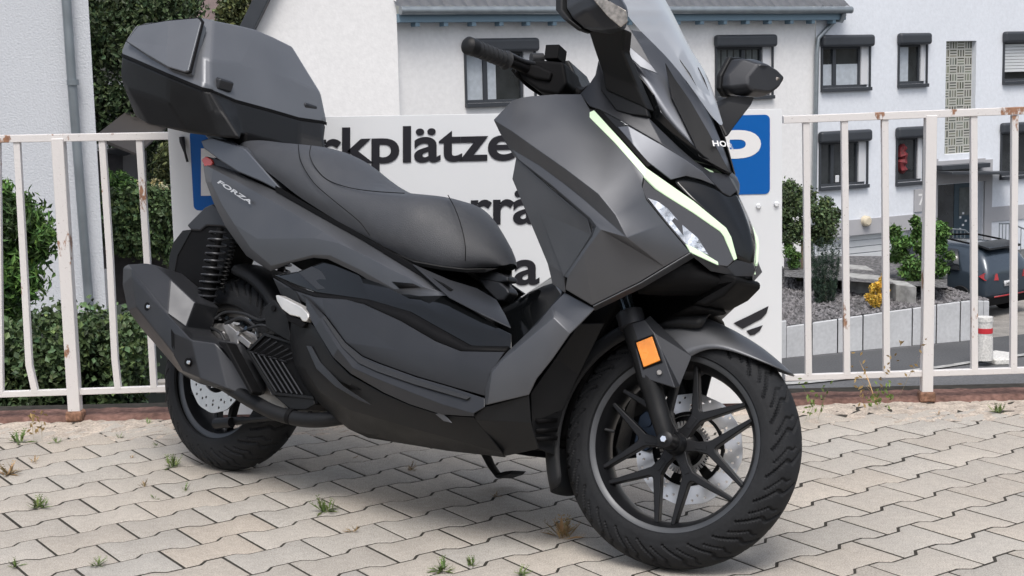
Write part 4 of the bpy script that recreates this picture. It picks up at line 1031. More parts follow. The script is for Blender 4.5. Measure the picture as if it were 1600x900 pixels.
for i in range(46):
    a = 2*math.pi*i/46; vf.append(prism([rot2(p, a) for p in [(.050, -.0021), (.0605, -.0021), (.0605, .0021), (.050, .0021)]], .030, .035, CF_))
v, f = merge(*vf); mk('sensor_ring', v, f, 'alu', fw, smooth=False)
v, f = prism([rot2((.192, 0), a) for a in (0,)]*1+[(.0, 0)], 0, 0, CF_) if False else ([], [])
# valve
va = rad(178)
tube('valve', [CF_(np.array([r*math.cos(va), -.03, r*math.sin(va)])) for r in (.175, .152)], .0035, 'rubber', fw)

def RWc(q): return np.asarray(q)+np.array([-WB, 0, RR])
rw = wheel(RWc, RR, .072, .070, .192, rad(20), 5, False)
tag(rw, 'rear wheel half behind the exhaust')
holes = [(.105 if i % 2 else .096, 2*math.pi*i/24, .004) for i in range(24)]+[(.085, 2*math.pi*i/16, .004) for i in range(16)]
v, f = disc(.118, .062, -.068, RWc, holes, .001); mk('brake_disc', v, f, 'steel', rw, smooth=False)

# ---- front fork, fender
ax = W2L((0, -.095, 0)); ftop = PW(974, 452, .095)
def wmir(q):
    l = ST.T@(q-AP)+AP-WC; return W2L(np.array([l[0], -l[1], l[2]]))
fdir = (ftop-ax)/np.linalg.norm(ftop-ax)
low_top = PW(984, 492, .095)
for sgn in (0, 1):
    g = (lambda q: wmir(q)) if sgn else (lambda q: q)
    pts = [ax-fdir*.005, ax+fdir*.02, ax+fdir*.06, ax+fdir*.12, ax+fdir*.125, ax+fdir*.21, ax+fdir*.215, low_top, low_top+fdir*.004]
    leg = tube('fork_leg', [g(q) for q in pts], [.015, .020, .0225, .0235, .0255, .0255, .0265, .0265, .020], 'plastic', sco, n=28)
    tube('seal_collar', [g(low_top-fdir*.03), g(low_top-fdir*.028), g(low_top+fdir*.006), g(low_top+fdir*.01)], [.026, .031, .031, .024], 'satin', leg, n=28)
    tube('stanchion', [g(low_top), g(low_top+fdir*.30)], .0165, 'blueanod', leg, n=24)
    w = 1 if not sgn else -1
    v, f = lathe([(0, -.115), (.012, -.115), (.018, -.112), (.019, -.07), (0, -.07)], lambda q: CF_(np.array([q[0], q[1]*w, q[2]])), 24)
    mk('axle_clamp', v, f, 'rim', leg)
v, f = lathe([(0, -.121), (.007, -.121), (.0085, -.119), (.0085, -.113), (.011, -.113), (.011, -.110)], CF_, 6)
mk('axle_bolt', v, f, 'chrome', sco)
# side stay (dark) and caliper on the far side
cal = pslab('brake_caliper', [(998, 650), (1008, 641), (1024, 645), (1030, 668), (1026, 690), (1010, 706), (996, 702), (990, 690), (994, 672)], -.035, -.085, 'brake', sco, conv=PW, bevel=.004)
for c in ((1011, 660), (1009, 686)):
    q = PW(*c, -.03); q2 = W2L(ST.T@(q-AP)+AP-WC+np.array([0, .012, 0]))
    tube('piston_bolt', [q, q2], .010, 'brake', cal, n=20)
rows = [
 [(1240, 585, 0), (1238, 584, .012), (1233, 582, .022)],
 [(1222, 566, 0), (1213, 566, .035), (1208, 571, .052)],
 [(1192, 537, 0), (1178, 545, .050), (1172, 557, .068)],
 [(1160, 516, 0), (1142, 526, .058), (1136, 545, .074)],
 [(1131, 500, 0), (1112, 512, .060), (1106, 543, .076)],
 [(1104, 489, 0), (1080, 500, .062), (1080, 555, .078)],
 [(1080, 482, 0), (1052, 490, .062), (1068, 566, .080)],
 [(1058, 479, 0), (1025, 484, .062), (1050, 575, .080)],
 [(1040, 478, 0), (1004, 482, .060), (1020, 580, .078)],
]
fen = symgrid('front_fender', rows, 'paint', sco, conv=PW, sub=2, solid=.003)
# inner/rear part of the fender wraps the back of the tyre
vs = []; 
for i in range(15):
    a = rad(84+i*(210-84)/14)
    r0 = .302+.012*(i/14)
    sec = [(-.071, r0-.045), (-.071, r0-.012), (-.055, r0), (0, r0+.004), (.055, r0), (.071, r0-.012), (.071, r0-.045)]
    for y, r in sec: vs.append(W2L((r*math.cos(a), y, r*math.sin(a))))
mk('rear_fender_lip', vs, gridfaces(15, 7), 'plastic', fen, sub=1, solid=.003)
# side plate carrying the reflector
plate = panel_v = None
vs = [PW(*q) for q in [(983, 506, .121), (1007, 500, .119), (1022, 520, .119), (1033, 545, .119), (1055, 606, .114), (1003, 590, .121), (1016, 494, .095), (1081, 557, .082), (1062, 604, .095)]]
sp = mk('fork_cover', vs, [(0, 1, 2, 3, 4, 5), (1, 6, 7, 2), (2, 7, 8, 3), (3, 8, 4)], 'satin', sco, bevel=.002, solid=.004, face_dir=(0, -1, 0))
tag(sp, None)
mk('fork_cover', [wmir(q) for q in vs], [(0, 1, 2, 3, 4, 5), (1, 6, 7, 2), (2, 7, 8, 3), (3, 8, 4)], 'satin', sco, bevel=.002, solid=.004, face_dir=(0, 1, 0))
pslab('reflector_bed', [(991, 533), (1020, 522), (1034, 565), (1004, 577)], .124, .118, 'black', sp, conv=PW, bevel=.001)
rf = pslab('side_reflector', [(993.5, 535.5), (1018.5, 525.5), (1031, 563), (1005.5, 573.5)], .128, .120, 'orange', sp, conv=PW, bevel=.0012)
tag(rf, 'orange rectangular side reflector')
q = PW(1030, 582, .119); q2 = PW(1030, 582, .126); tube('bolt', [q, q+(q2-q)], [.006, .005], 'alu', sp, n=12)
vs = [PW(*q) for q in [(1010, 497, .10), (1016, 493, .095), (1081, 556, .079), (1079, 560, .083)]]
mk('fender_rib', vs, [(0, 1, 2, 3)], 'satin', fen, bevel=.002, solid=.006, face_dir=(0, -1, 0))

# ---- body: dark inner core so that nothing shows through the seams
def core(name, px, w, m='black', **k):
    pslab(name, px, w, -w, m, sco, bevel=.02, **k)
core('wheel_well', [(990, 468), (1080, 466), (1110, 484), (1060, 492), (995, 492)], .05)
core('inner_frame', [(905, 175), (1000, 200), (1085, 290), (1120, 360), (1110, 410), (1060, 420), (985, 450), (950, 500), (900, 640), (880, 690), (800, 680), (700, 655), (600, 600), (540, 560), (490, 480), (480, 430), (640, 440), (720, 460), (800, 520), (870, 440), (850, 330)], .07)
core('under_seat_frame', [(345, 262), (420, 280), (560, 330), (700, 420), (740, 455), (700, 470), (560, 440), (470, 425), (425, 395), (385, 345)], .045)

# ---- front fairing side
spec = dict(a=(771, 187, .285), b=(800, 157, .255), b2=(815, 152, .245), c=(830, 150, .235), c2=(868, 147, .215), d=(908, 147, .190), e=(922, 172, .195), e2=(940, 196, .20), f=(960, 222, .203), f2=(984, 249, .205),
  g=(1006, 274, .205), g2=(1003, 290, .207), h=(1010, 312, .203), h2=(1040, 349, .18), i=(1078, 394, .142), j=(1038, 417, .178), k=(1000, 440, .205), l=(925, 477, .245), m=(883, 452, .265), n=(886, 434, .272),
  o=(912, 396, .283), p=(939, 359, .290), r1=(800, 205, .292), r2=(835, 230, .294), r3=(885, 265, .296), r4=(935, 303, .294), r5=(962, 336, .291), r6=(979, 371, .285),
  s0=(781, 208, .265), s1=(800, 233, .266), s2=(842, 258, .268), s3=(880, 286, .270), s4=(912, 312, .272), s5=(944, 340, .278),
  t0=(803, 245, .264), t1=(812, 251, .268), t2=(860, 288, .274), t3=(900, 322, .281), t4=(921, 340, .286), t5=(931, 353, .288), t6=(927, 366, .284), n2=(881, 432, .262))
faces = ['a b b2 r1', 'b2 c r2 r1', 'c c2 r3 r2', 'c2 d e e2', 'c2 e2 f r3', 'f f2 r4 r3', 'f2 g g2 r4', 'g2 h r5 r4', 'h h2 r6 r5', 'h2 i j r6', 'r6 j p', 'j k p', 'k l o p', 'l m n o',
  'a r1 s1 s0', 'r1 r2 s2 s1', 'r2 r3 s3 s2', 'r3 r4 s4 s3', 'r4 r5 s5 s4', 'r5 r6 s5',
  's0 s1 t1 t0', 's1 s2 t2 t1', 's2 s3 t3 t2', 's3 s4 s5 t4 t3', 's5 r6 p t5 t4', 'p o t6 t5', 'o n n2 t6']
fs = panel('front_fairing', spec, faces, 'paint', sco, bevel=.005, seg=3, angle=19, harden=False)
low = panel('fairing_lip', dict(i=(1079, 393, .140), j=(1039, 417, .176), k=(1001, 440, .203), l=(926, 477, .243), l2=(928, 484, .215), k2=(1003, 448, .175), j2=(1043, 425, .150), i2=(1085, 400, .118)),
  ['i i2 j2 j', 'j j2 k2 k', 'k k2 l2 l'], 'paint', sco)
# leg shield (inner, recessed)
panel('leg_shield', dict(u0=(806, 246, .262), u1=(800, 279, .252), u2=(855, 411, .236), u3=(880, 427, .240), u4=(882, 458, .240), u5=(863, 444, .222), c1=(842, 330, .250), g1=(860, 294, .262), g2=(918, 342, .268), g3=(924, 367, .262), g4=(881, 434, .25)),
  ['u0 u1 c1', 'u1 u2 c1', 'c1 u2 u3', 'u0 c1 g1', 'c1 g2 g1', 'c1 u3 g4 g3', 'c1 g3 g2', 'u2 u5 u4 u3', 'u3 u4 g4'], 'paint', sco, bevel=.005, seg=3, angle=5)
# strip of shadowed wall joining shield and fairing
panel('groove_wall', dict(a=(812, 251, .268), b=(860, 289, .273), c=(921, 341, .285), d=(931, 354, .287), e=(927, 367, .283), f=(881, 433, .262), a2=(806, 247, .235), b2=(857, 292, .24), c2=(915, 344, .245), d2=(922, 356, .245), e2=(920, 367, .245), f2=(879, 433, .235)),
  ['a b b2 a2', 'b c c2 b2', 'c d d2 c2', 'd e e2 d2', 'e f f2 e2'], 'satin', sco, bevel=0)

# ---- glossy tunnel between seat and shield
symgrid('centre_tunnel', [
 [(868, 420, 0), (866, 432, .09), (870, 447, .16), (884, 458, .20)],
 [(856, 427, 0), (856, 440, .09), (858, 462, .16), (866, 477, .205)],
 [(826, 446, 0), (832, 458, .09), (838, 484, .165), (846, 502, .215)],
 [(800, 462, 0), (808, 474, .09), (815, 505, .165), (822, 528, .222)],
 [(786, 472, 0), (790, 484, .09), (798, 520, .165), (800, 550, .23)],
 [(764, 478, 0), (770, 490, .08), (778, 525, .16), (782, 552, .225)]], 'gloss', sco, sub=2, solid=.003)

# ---- lower front side panels
panel('front_side_cowl', dict(a=(882, 457, .232), b=(929, 482, .236), c=(906, 506, .240), d=(890, 522, .245), e=(865, 496, .262), f=(862, 478, .235), g=(840, 505, .240), h=(792, 550, .262), i=(768, 577, .272), j=(758, 606, .274), k=(757, 633, .276),
   e2=(782, 566, .283), e3=(768, 584, .285), e4=(762, 632, .283), m=(826, 617, .262), n=(838, 592, .262), o=(862, 562, .256)),
  ['a b c d e f', 'f e g', 'g e e2 h', 'h e2 e3 i', 'i e3 e4 j', 'j e4 k', 'e d o', 'e o n e2', 'e2 n m e4', 'e2 e4 e3'], 'paint', sco, bevel=.004, seg=3, angle=18, harden=False)
panel('front_lower_cowl', dict(a=(740, 649, .268), b=(757, 636, .274), c=(826, 617, .258), d=(829, 660, .245), e=(841, 702, .215), f=(790, 713, .185), g=(782, 706, .195), h=(743, 656, .266)),
  ['a b c d h', 'h d e f g'], 'plastic', sco, bevel=.003, angle=5)
vent = panel('radiator_vent', dict(a=(829, 615, .20), b=(868, 560, .17), c=(905, 506, .16), d=(945, 505, .13), e=(905, 585, .12), f=(880, 640, .12), g=(868, 690, .12), h=(866, 711, .13), i=(842, 701, .175), j=(831, 660, .20)),
  ['a b e f j', 'b c d e', 'j f g i', 'i g h'], 'plastic', sco, bevel=.002, angle=8)
for y in (640, 655, 670, 683):
    panel('slat', dict(a=(838, y, .192), b=(872, y-2, .135), c=(871, y+5, .135), d=(839, y+7, .190)), ['a b c d'], 'black', vent, mirror=False, solid=.002, bevel=0)
core('inner_fender', [(880, 470), (1000, 462), (1110, 420), (1150, 432), (1150, 442), (1130, 462), (1100, 478), (1050, 470), (985, 470), (960, 520), (905, 580), (880, 640), (868, 700), (842, 706), (842, 560)], .055)
# far lower fairing, seen under the nose
symgrid('nose_undertray', [
 [(1100, 412, 0), (1090, 404, .08), (1075, 408, .13)],
 [(1168, 432, 0), (1120, 428, .07), (1040, 425, .155)],
 [(1172, 446, 0), (1120, 446, .07), (1010, 446, .165)],
 [(1140, 462, 0), (1080, 462, .07), (975, 462, .17)]], 'black', sco, sub=1, solid=.003)

# ---- side body
panel('side_cover', dict(b=(428, 430, .165), b1=(465, 424, .178), c=(505, 408, .185), d=(560, 425, .19), e=(612, 455, .195), e1=(655, 462, .205), e2=(703, 461, .195), g=(778, 511, .212), k1=(768, 516, .232), k2=(702, 500, .238), k3=(660, 478, .236),
   t1=(799, 522, .23), t2=(799, 545, .243), u1=(735, 540, .246), u2=(690, 515, .246), u3=(640, 487, .242), u4=(575, 468, .232), u5=(495, 457, .205), u6=(462, 445, .19)),
  ['e e1 k3', 'e1 e2 k2 k3', 'e2 g k1 k2', 'b b1 u6', 'b1 c u5 u6', 'c d u4 u5', 'd e k3 u4', 'k3 u3 u4', 'k3 k2 u2 u3', 'k2 k1 u1 u2', 'k1 g t1 t2 u1'], 'gloss', sco, bevel=.003, seg=3, angle=12, harden=False)
panel('side_spear', dict(a=(645, 412, .19), b=(703, 437, .15), c=(745, 450, .12), d=(776, 468, .12), e=(790, 492, .16), f=(799, 512, .205), g=(752, 490, .222), h=(702, 464, .215)),
  ['a b h', 'b c g h', 'c d e g', 'e f g'], 'satin', sco, bevel=.003, seg=3, angle=14, harden=False)
emb = panel('emblem_recess', dict(a=(487, 416, .190), b=(502, 424, .193), c=(518, 449, .206), d=(496, 453, .2055), e=(466, 426, .183)), ['a b c d e'], 'satin', sco, mirror=False, solid=.002, bevel=.001)
panel('side_trim_groove', dict(a=(425, 430, .168), b=(462, 447, .192), c=(495, 457.5, .207), d=(575, 468, .234), e=(640, 487, .244), f=(690, 515, .247), g=(735, 540, .248), h=(795, 541, .250), h2=(788, 549, .262), g2=(720, 548, .262), f2=(680, 532, .262), e2=(625, 500, .258), d2=(568, 474, .246), c2=(492, 463, .216), b2=(458, 452, .2)),
  ['a b b2', 'b c c2 b2', 'c d d2 c2', 'd e e2 d2', 'e f f2 e2', 'f g g2 f2', 'g h h2 g2'], 'black', sco, solid=.008, bevel=0)

panel('floor_side_panel', dict(a=(426, 434, .175), b=(460, 454, .200), c=(492, 464, .216), d=(540, 468, .236), e=(568, 475, .246), f=(625, 501, .258), g=(680, 533, .263), h=(720, 549, .264), i=(788, 550, .266), j=(765, 585, .268), k=(758, 619, .268),
   m=(617, 546, .273), n=(504, 466, .225), o=(470, 470, .205), p=(438, 460, .18), q=(508, 492, .235), r=(540, 535, .262), s=(566, 556, .268), t=(592, 567, .270), u=(650, 588, .272), v=(705, 604, .272)),
  ['a b o p', 'b c n o', 'n d e m', 'c d n', 'e f m', 'f g m', 'g h m', 'h i j m', 'n m r q', 'o n q', 'm s r', 'm t s', 'm j v u', 'm u t', 'j k v'], 'satin', sco, bevel=.003, seg=3, angle=9, harden=False)
fb = panel('footboard_trim', dict(a=(470, 458, .208), b=(508, 493, .240), c=(540, 536, .265), d=(566, 557, .270), e=(592, 568, .272), f=(650, 589, .274), g=(705, 605, .274), h=(757, 622, .272),
   a2=(478, 466, .222), b2=(500, 500, .252), c2=(528, 545, .278), d2=(552, 575, .284), e2=(585, 590, .287), f2=(640, 612, .288), g2=(695, 633, .286), h2=(740, 646, .280), h3=(757, 636, .278),
   a3=(478, 486, .235), b3=(492, 512, .256), c3=(520, 558, .272), d3=(548, 584, .275), e3=(600, 614, .277), f3=(640, 632, .277), g3=(690, 648, .276), i3=(740, 651, .277)),
  ['a b b2 a2', 'b c c2 b2', 'c d d2 c2', 'd e e2 d2', 'e f f2 e2', 'f g g2 f2', 'g h h3 h2 g2', 'a2 b2 b3 a3', 'b2 c2 c3 b3', 'c2 d2 d3 c3', 'd2 e2 e3 d3', 'e2 f2 f3 e3', 'f2 g2 g3 f3', 'g2 h2 i3 g3'], 'satin', sco, bevel=.003, seg=3, angle=5)
panel('rubber_strip', dict(a=(508, 494, .244), b=(540, 538, .269), c=(566, 560, .275), d=(592, 572, .278), e=(650, 593, .280), f=(735, 620, .278), f2=(728, 624, .285), e2=(646, 600, .287), d2=(588, 580, .285), c2=(560, 567, .282), b2=(534, 542, .275), a2=(505, 498, .25)),
  ['a b b2 a2', 'b c c2 b2', 'c d d2 c2', 'd e e2 d2', 'e f f2 e2'], 'rubber', fb, bevel=.001, solid=.004)
panel('belly_cowl', dict(a=(430, 436, .172), a1=(462, 456, .205), a2=(480, 500, .225), b=(494, 514, .242), c=(520, 560, .262), d=(546, 586, .266), e=(600, 616, .268), f=(640, 633, .268), g=(690, 649, .267), h=(740, 652, .266), i=(784, 708, .205),
   m1=(455, 495, .205), m2=(475, 575, .215), n1=(500, 612, .225), n2=(545, 640, .235), n3=(640, 668, .235), n4=(720, 690, .218),
   p1=(452, 532, .19), p2=(460, 570, .18), p3=(472, 598, .17), p4=(492, 624, .165), p5=(522, 652, .165), p6=(545, 671, .165), p7=(575, 685, .16), p8=(620, 692, .155), p9=(700, 705, .155), p10=(790, 715, .165)),
  ['a a1 a2 m1', 'a2 b c m2 m1', 'c d n1 m2', 'd e n2 n1', 'e f n3 n2', 'f g n3', 'g h n4 n3', 'h i n4', 'm1 m2 p2 p1', 'm2 n1 p4 p3 p2', 'n1 n2 p5 p4', 'n2 p6 p5', 'n2 n3 p8 p7 p6', 'n3 n4 p9 p8', 'n4 i p10 p9'], 'plastic', sco, bevel=.003, seg=3, angle=14, harden=False)
ln = panel('cowl_opening', dict(a=(484, 543, .232), b=(498, 548, .238), c=(540, 592, .258), d=(563, 610, .262), e=(545, 607, .257), f=(505, 580, .244)), ['a b c d e f'], 'black', sco, mirror=False, solid=.002, bevel=0)
panel('cowl_edge', dict(a=(478, 540, .236), b=(486, 541, .238), c=(500, 566, .246), d=(535, 603, .262), e=(580, 633, .262), f=(560, 625, .262), g=(524, 604, .258), h=(494, 576, .246)), ['a b c h', 'c d g h', 'd e f g'], 'satin', sco, mirror=False, solid=.003, bevel=.001)
panel('tie_hook_slot', dict(a=(680, 647, .270), b=(690, 644, .272), c=(706, 661, .268), d=(693, 658, .266)), ['a b c d'], 'metalgrey', sco, mirror=False, solid=.002, bevel=.001)
core('floor_pan', [(560, 600), (780, 640), (780, 700), (620, 685), (560, 670), (520, 640)], .14)

# rear bracket + pillion step
panel('step_bracket', dict(a=(412, 480, .175), b=(427, 468, .178), c=(448, 493, .185), d=(455, 535, .182), e=(440, 527, .178), f=(415, 512, .172)), ['a b c d e f'], 'plastic', sco, solid=.02)
q = P(428, 482, .18); tube('bracket_hole', [q, q+np.array([0, -.003, 0])], .008, 'black', sco, n=16)
stp = pslab('pillion_step', [(430, 461), (434, 461), (470, 479), (481, 490), (482, 496), (478, 503), (472, 502), (468, 496), (452, 492), (440, 483), (432, 470)], .245, .215, 'step', sco, bevel=.003)
pslab('step_underside', [(445, 490), (470, 499), (478, 506), (472, 512), (450, 502)], .240, .19, 'black', stp, bevel=.002)

# ---- tail
panel('tail_side_panel', dict(v1=(317, 256, .115), v2=(330, 254, .11), v3=(362, 266, .125), v4=(430, 298, .145), v5=(500, 338, .158), v6=(565, 374, .168), v7=(640, 420, .182), v8=(703, 460, .190),
   w1=(321, 283, .132), w2=(334, 318, .145), w3=(352, 354, .158), w4=(385, 400, .172), w5=(423, 424, .178), w6=(455, 411, .184), w7=(490, 403, .19), w8=(512, 405, .193), w9=(560, 428, .198), w10=(612, 461, .204),
   A0=(333, 264, .145), A1=(380, 289, .165), A2=(430, 317, .176), A3=(505, 362, .19), A4=(560, 393, .199), A5=(640, 434, .208), A6=(664, 449, .208),
   I1=(330, 285, .155), I2=(347, 320, .168), I3=(366, 350, .178), I4=(392, 388, .186), I5=(424, 415, .188),
   C0=(402, 373, .190), C1=(490, 372, .196), C2=(530, 380, .200), C3=(575, 402, .204), C4=(625, 428, .207),
   E1=(490, 398, .196), E2=(516, 399, .199), E3=(562, 421, .204), E4=(617, 452, .209), L1=(700, 465, .196)),
  ['v1 v2 A0', 'v2 v3 A1 A0', 'v3 v4 A2 A1', 'v4 v5 A3 A2', 'v5 v6 A4 A3', 'v6 v7 A5 A4', 'v7 v8 A6 A5',
   'v1 A0 I1 w1', 'w1 I1 I2 w2', 'w2 I2 I3 w3', 'w3 I3 I4 w4', 'w4 I4 I5 w5',
   'A0 A1 I2 I1', 'A1 A2 I3 I2', 'A2 C0 I3', 'A2 A3 C1 C0', 'A3 A4 C2 C1', 'A4 C3 C2', 'A4 A5 C4 C3', 
   'I3 C0 I4', 'C0 C1 E1 I5 I4', 'C1 C2 E2 E1', 'C2 C3 E3 E2', 'C3 C4 A5 A6 E4 E3',
   'I5 E1 w7 w6 w5', 'E1 E2 w8 w7', 'E2 E3 w9 w8', 'E3 E4 w10 w9', 'A6 v8 L1 w10 E4'], 'paint', sco, bevel=.003, seg=3, angle=10, harden=False)
panel('tail_slot', dict(a=(612, 440, .2095), b=(645, 443, .2115), c=(657, 449, .2105), d=(624, 451, .211)), ['a b c d'], 'black', sco, solid=.0015, bevel=0)
panel('seat_rail_trim', dict(a=(430, 290, .152), b=(500, 330, .162), c=(565, 367, .172), d=(640, 411, .186), e=(704, 452, .193), f=(704, 461, .193), g=(640, 421, .186), h=(565, 375, .172), i=(500, 339, .162), j=(430, 299, .15)),
  ['a b i j', 'b c h i', 'c d g h', 'd e f g'], 'black', sco, solid=.012, bevel=.001)
tl = pslab('tail_light', [(314, 249), (321, 244), (329, 248), (332, 254), (328, 261), (319, 260)], .125, .05, 'red', sco, bevel=.003, mirror=True)
pslab('tail_light_cover', [(322, 244), (345, 250), (372, 262), (376, 272), (350, 266), (331, 256)], .118, .05, 'satin', sco, bevel=.003, mirror=True)
core('tail_filler', [(325, 250), (345, 235), (400, 240), (520, 320), (520, 345), (420, 330), (350, 300)], .085)
# grab rail
gr = pslab('grab_rail', [(313, 220), (330, 214), (356, 222), (375, 228), (384, 234), (438, 294), (437, 299), (408, 284), (370, 268), (345, 252), (318, 232)], .150, .105, 'metalgrey', sco, bevel=.008, seg=3, mirror=True)
pslab('rail_top', [(318, 211), (334, 207), (354, 216), (362, 224), (356, 226), (330, 222)], .12, -.12, 'metalgrey', gr, bevel=.006, seg=3)
# rear mudguard and number plate carrier
mg = pslab('rear_mudguard', [(285, 362), (325, 350), (360, 352), (366, 385), (345, 432), (320, 476), (285, 470), (262, 430), (263, 402), (270, 380)], .075, -.02, 'black', sco, bevel=.008)
pslab('mudguard_edge', [(285, 360), (300, 358), (277, 400), (271, 432), (263, 428), (264, 400), (271, 378)], .078, .07, 'plastic', mg, bevel=.002)
pslab('plate_carrier', [(291, 352), (320, 323), (331, 318), (350, 335), (364, 360), (345, 354), (322, 353), (312, 361), (298, 360)], .082, -.082, 'satin', sco, bevel=.006)
# rear hugger
vs = []
for i in range(13):
    a = rad(8+i*(86-8)/12)
    r0 = .305
    for y, r in [(-.092, r0-.03), (-.090, r0-.008), (-.075, r0+.004), (0, r0+.010), (.075, r0+.004), (.090, r0-.008), (.092, r0-.03)]:
        vs.append(RWc((r*math.cos(a), y, r*math.sin(a))))
mk('rear_hugger', vs, gridfaces(13, 7), 'plastic', sco, sub=1, solid=.003)

# shock absorbers
def spring(name, a, b, r, turns, rw_, m, parent):
    a, b = Vector(a), Vector(b); d = (b-a); L = d.length; d.normalize(); n1 = d.cross(Vector((0, 1, 0))).normalized(); n2 = d.cross(n1)
    pts = [a+d*(L*t)+(n1*math.cos(t*turns*2*math.pi)+n2*math.sin(t*turns*2*math.pi))*r for t in np.linspace(0, 1, int(turns*14))]
    return tube(name, pts, rw_, m, parent, n=7)
for sgn in (1, -1):
    a = P(345, 356, .125); b = P(317, 497, .125); a[1] *= sgn; b[1] *= sgn
    sh = tube('shock_absorber', [a, a+(b-a)*.45, a+(b-a)*.46, b], [.010, .010, .020, .020], 'black', sco, n=20)
    spring('coil_spring', a+(b-a)*.04, a+(b-a)*.9, .027, 11, .0034, 'satin', sh)
    a2 = P(366, 372, .10); b2 = P(345, 455, .10); a2[1] *= sgn; b2[1] *= sgn
    spring('hose_spring', a2, b2, .009, 13, .0022, 'plastic', sh)

# ---- engine, swing arm, exhaust
pslab('swing_arm', [(330, 505), (352, 505), (372, 520), (392, 545), (405, 575), (425, 615), (470, 632), (520, 645), (520, 660), (440, 655), (400, 628), (372, 600), (355, 560), (335, 525)], .11, .06, 'alu', sco, bevel=.006)
pslab('engine_bracket', [(346, 508), (356, 506), (392, 536), (388, 545), (372, 532), (372, 560), (381, 562), (380, 575), (364, 572), (358, 530)], .135, .10, 'alu', sco, bevel=.003)
core('engine_block', [(330, 520), (380, 500), (470, 520), (560, 560), (560, 650), (480, 650), (420, 640), (350, 580)], .05)
gc = pslab('radiator_cover', [(384, 548), (412, 520), (456, 534), (496, 600), (496, 632), (452, 640), (425, 616)], .165, .08, 'black', sco, bevel=.004)
pslab('cover_rim', [(384, 548), (412, 520), (456, 534), (456, 538), (413, 525), (389, 549), (429, 613), (488, 619), (490, 624), (425, 617)], .172, .15, 'plastic', gc, bevel=.0015)
for i in range(6):
    o = i*9.5
    tube('cover_slat', [P(414+o*.98+9, 527+o*.55+2, .170), P(394+o*.98, 551+o*.3, .172), P(432+o*.86, 612+o*.1, .170)], .0022, 'satin', gc, n=6)
for i in range(4):
    o = i*15
    tube('cover_rib', [P(388+o*1.05, 549+o*.28, .169), P(398+o*1.02+4, 552+o*.3, .169)], .0022, 'satin', gc, n=6)
pslab('cover_tray', [(427, 618), (489, 620), (492, 632), (478, 640), (455, 641)], .168, .10, 'plastic', gc, bevel=.003)
pslab('engine_sump', [(440, 628), (480, 634), (512, 640), (524, 650), (515, 656), (470, 654), (445, 646)], .11, .02, 'alu', sco, bevel=.006)
pslab('engine_casing', [(352, 512), (372, 508), (400, 522), (408, 530), (386, 548), (404, 590), (380, 590), (360, 555)], .10, .05, 'alu', sco, bevel=.006)
for pts in ([(336, 498, .12), (352, 488, .11), (380, 490, .11), (404, 500, .12), (420, 498, .14)], [(352, 506, .12), (376, 497, .12), (398, 510, .12), (404, 528, .14)], [(330, 512, .12), (344, 520, .13), (352, 534, .13)]):
    tube('engine_hose', smoothpath([P(*q) for q in pts]), .0045, 'rubber', sco, n=8)
for x, y, w in ((350, 520, .105), (362, 536, .105), (372, 560, .105), (376, 580, .105), (450, 640, .115), (486, 645, .115), (508, 648, .115), (345, 498, .12), (404, 520, .12)):
    q = P(x, y, w); tube('engine_bolt', [q, q+np.array([0, -.008, 0])], [.0055, .0045], 'chrome', sco, n=6)
ex = tube('exhaust_pipe', smoothpath([P(345, 596, .19), P(370, 612, .19), P(400, 630, .185), P(430, 645, .18), P(470, 655, .17), P(505, 656, .16), P(545, 650, .13)]), .0195, 'plastic', sco, n=24)
q0, q1 = P(452, 650, .175), P(458, 652, .173); tube('pipe_band', [q0, q1], .0215, 'black', ex, n=24)
tube('centre_link', smoothpath([P(336, 659, .10), P(380, 657, .10), P(435, 652, .11)]), [.011]*7+[.008]*6, 'plastic', sco, n=16)
tube('swing_arm_end', [P(337, 662, .115), P(362, 660, .115)], .014, 'rim', sco, n=18)
for i, (x, y, w) in enumerate([(362, 500, .09), (372, 512, .10), (385, 508, .09), (332, 501, .11), (392, 516, .12), (380, 524, .12), (398, 505, .1)]):
    q = P(x, y, w); tube('engine_bolt', [q, q+np.array([0, -.02, .004])], .006, 'alu' if i % 2 else 'blueanod', sco, n=10)
tube('engine_hose', smoothpath([P(330, 500, .1), P(355, 498, .1), P(380, 502, .1), P(412, 505, .12), P(430, 500, .13)]), .006, 'black', sco)
tube('brake_hose', smoothpath([P(372, 520, .12), P(392, 512, .14), P(408, 508, .15), P(425, 512, .15)]), .004, 'rubber', sco)
# muffler
mo = dict(a=(192, 418, .235), b=(199, 413, .225), c=(227, 411, .215), d=(242, 414, .21), e=(266, 435, .21), f=(305, 472, .205), g=(291, 512, .205), h=(302, 523, .205), i=(342, 533, .20), j=(357, 536, .19), k=(392, 596, .185), l=(397, 613, .18), m=(393, 623, .18),
   n=(355, 611, .185), o=(312, 600, .19), p=(289, 588, .20), q=(278, 579, .205), r=(220, 513, .22), s=(199, 484, .23), t=(191, 445, .24),
   A=(206, 419, .258), B=(262, 490, .262), C=(299, 531, .262), D=(313, 592, .25), E=(206, 432, .262), F=(213, 480, .264), H=(273, 555, .262), J=(268, 518, .265), K=(236, 465, .265), L=(337, 536, .232), N=(355, 608, .222), Q=(285, 580, .235))
names = list(mo); idx = {n: i for i, n in enumerate(names)}
fr = ['a b A', 'b c d e B A', 'e f g B', 'g h C B', 'h i L C', 'L N D C', 'i j k L', 'k l m N L', 'a A E t', 't E F s', 's F r', 'r F H Q q', 'E A B K', 'B C J K', 'E K J H F', 'J C D Q H', 'Q D o p q', 'D N n o', 'N m n']
vs = [P(*mo[n]) for n in names]
bk = [n for n in 'a b c d e f g h i j k l m n o p q r s t'.split()]
c = sum(vs[idx[n]] for n in bk)/len(bk)
base = len(vs)
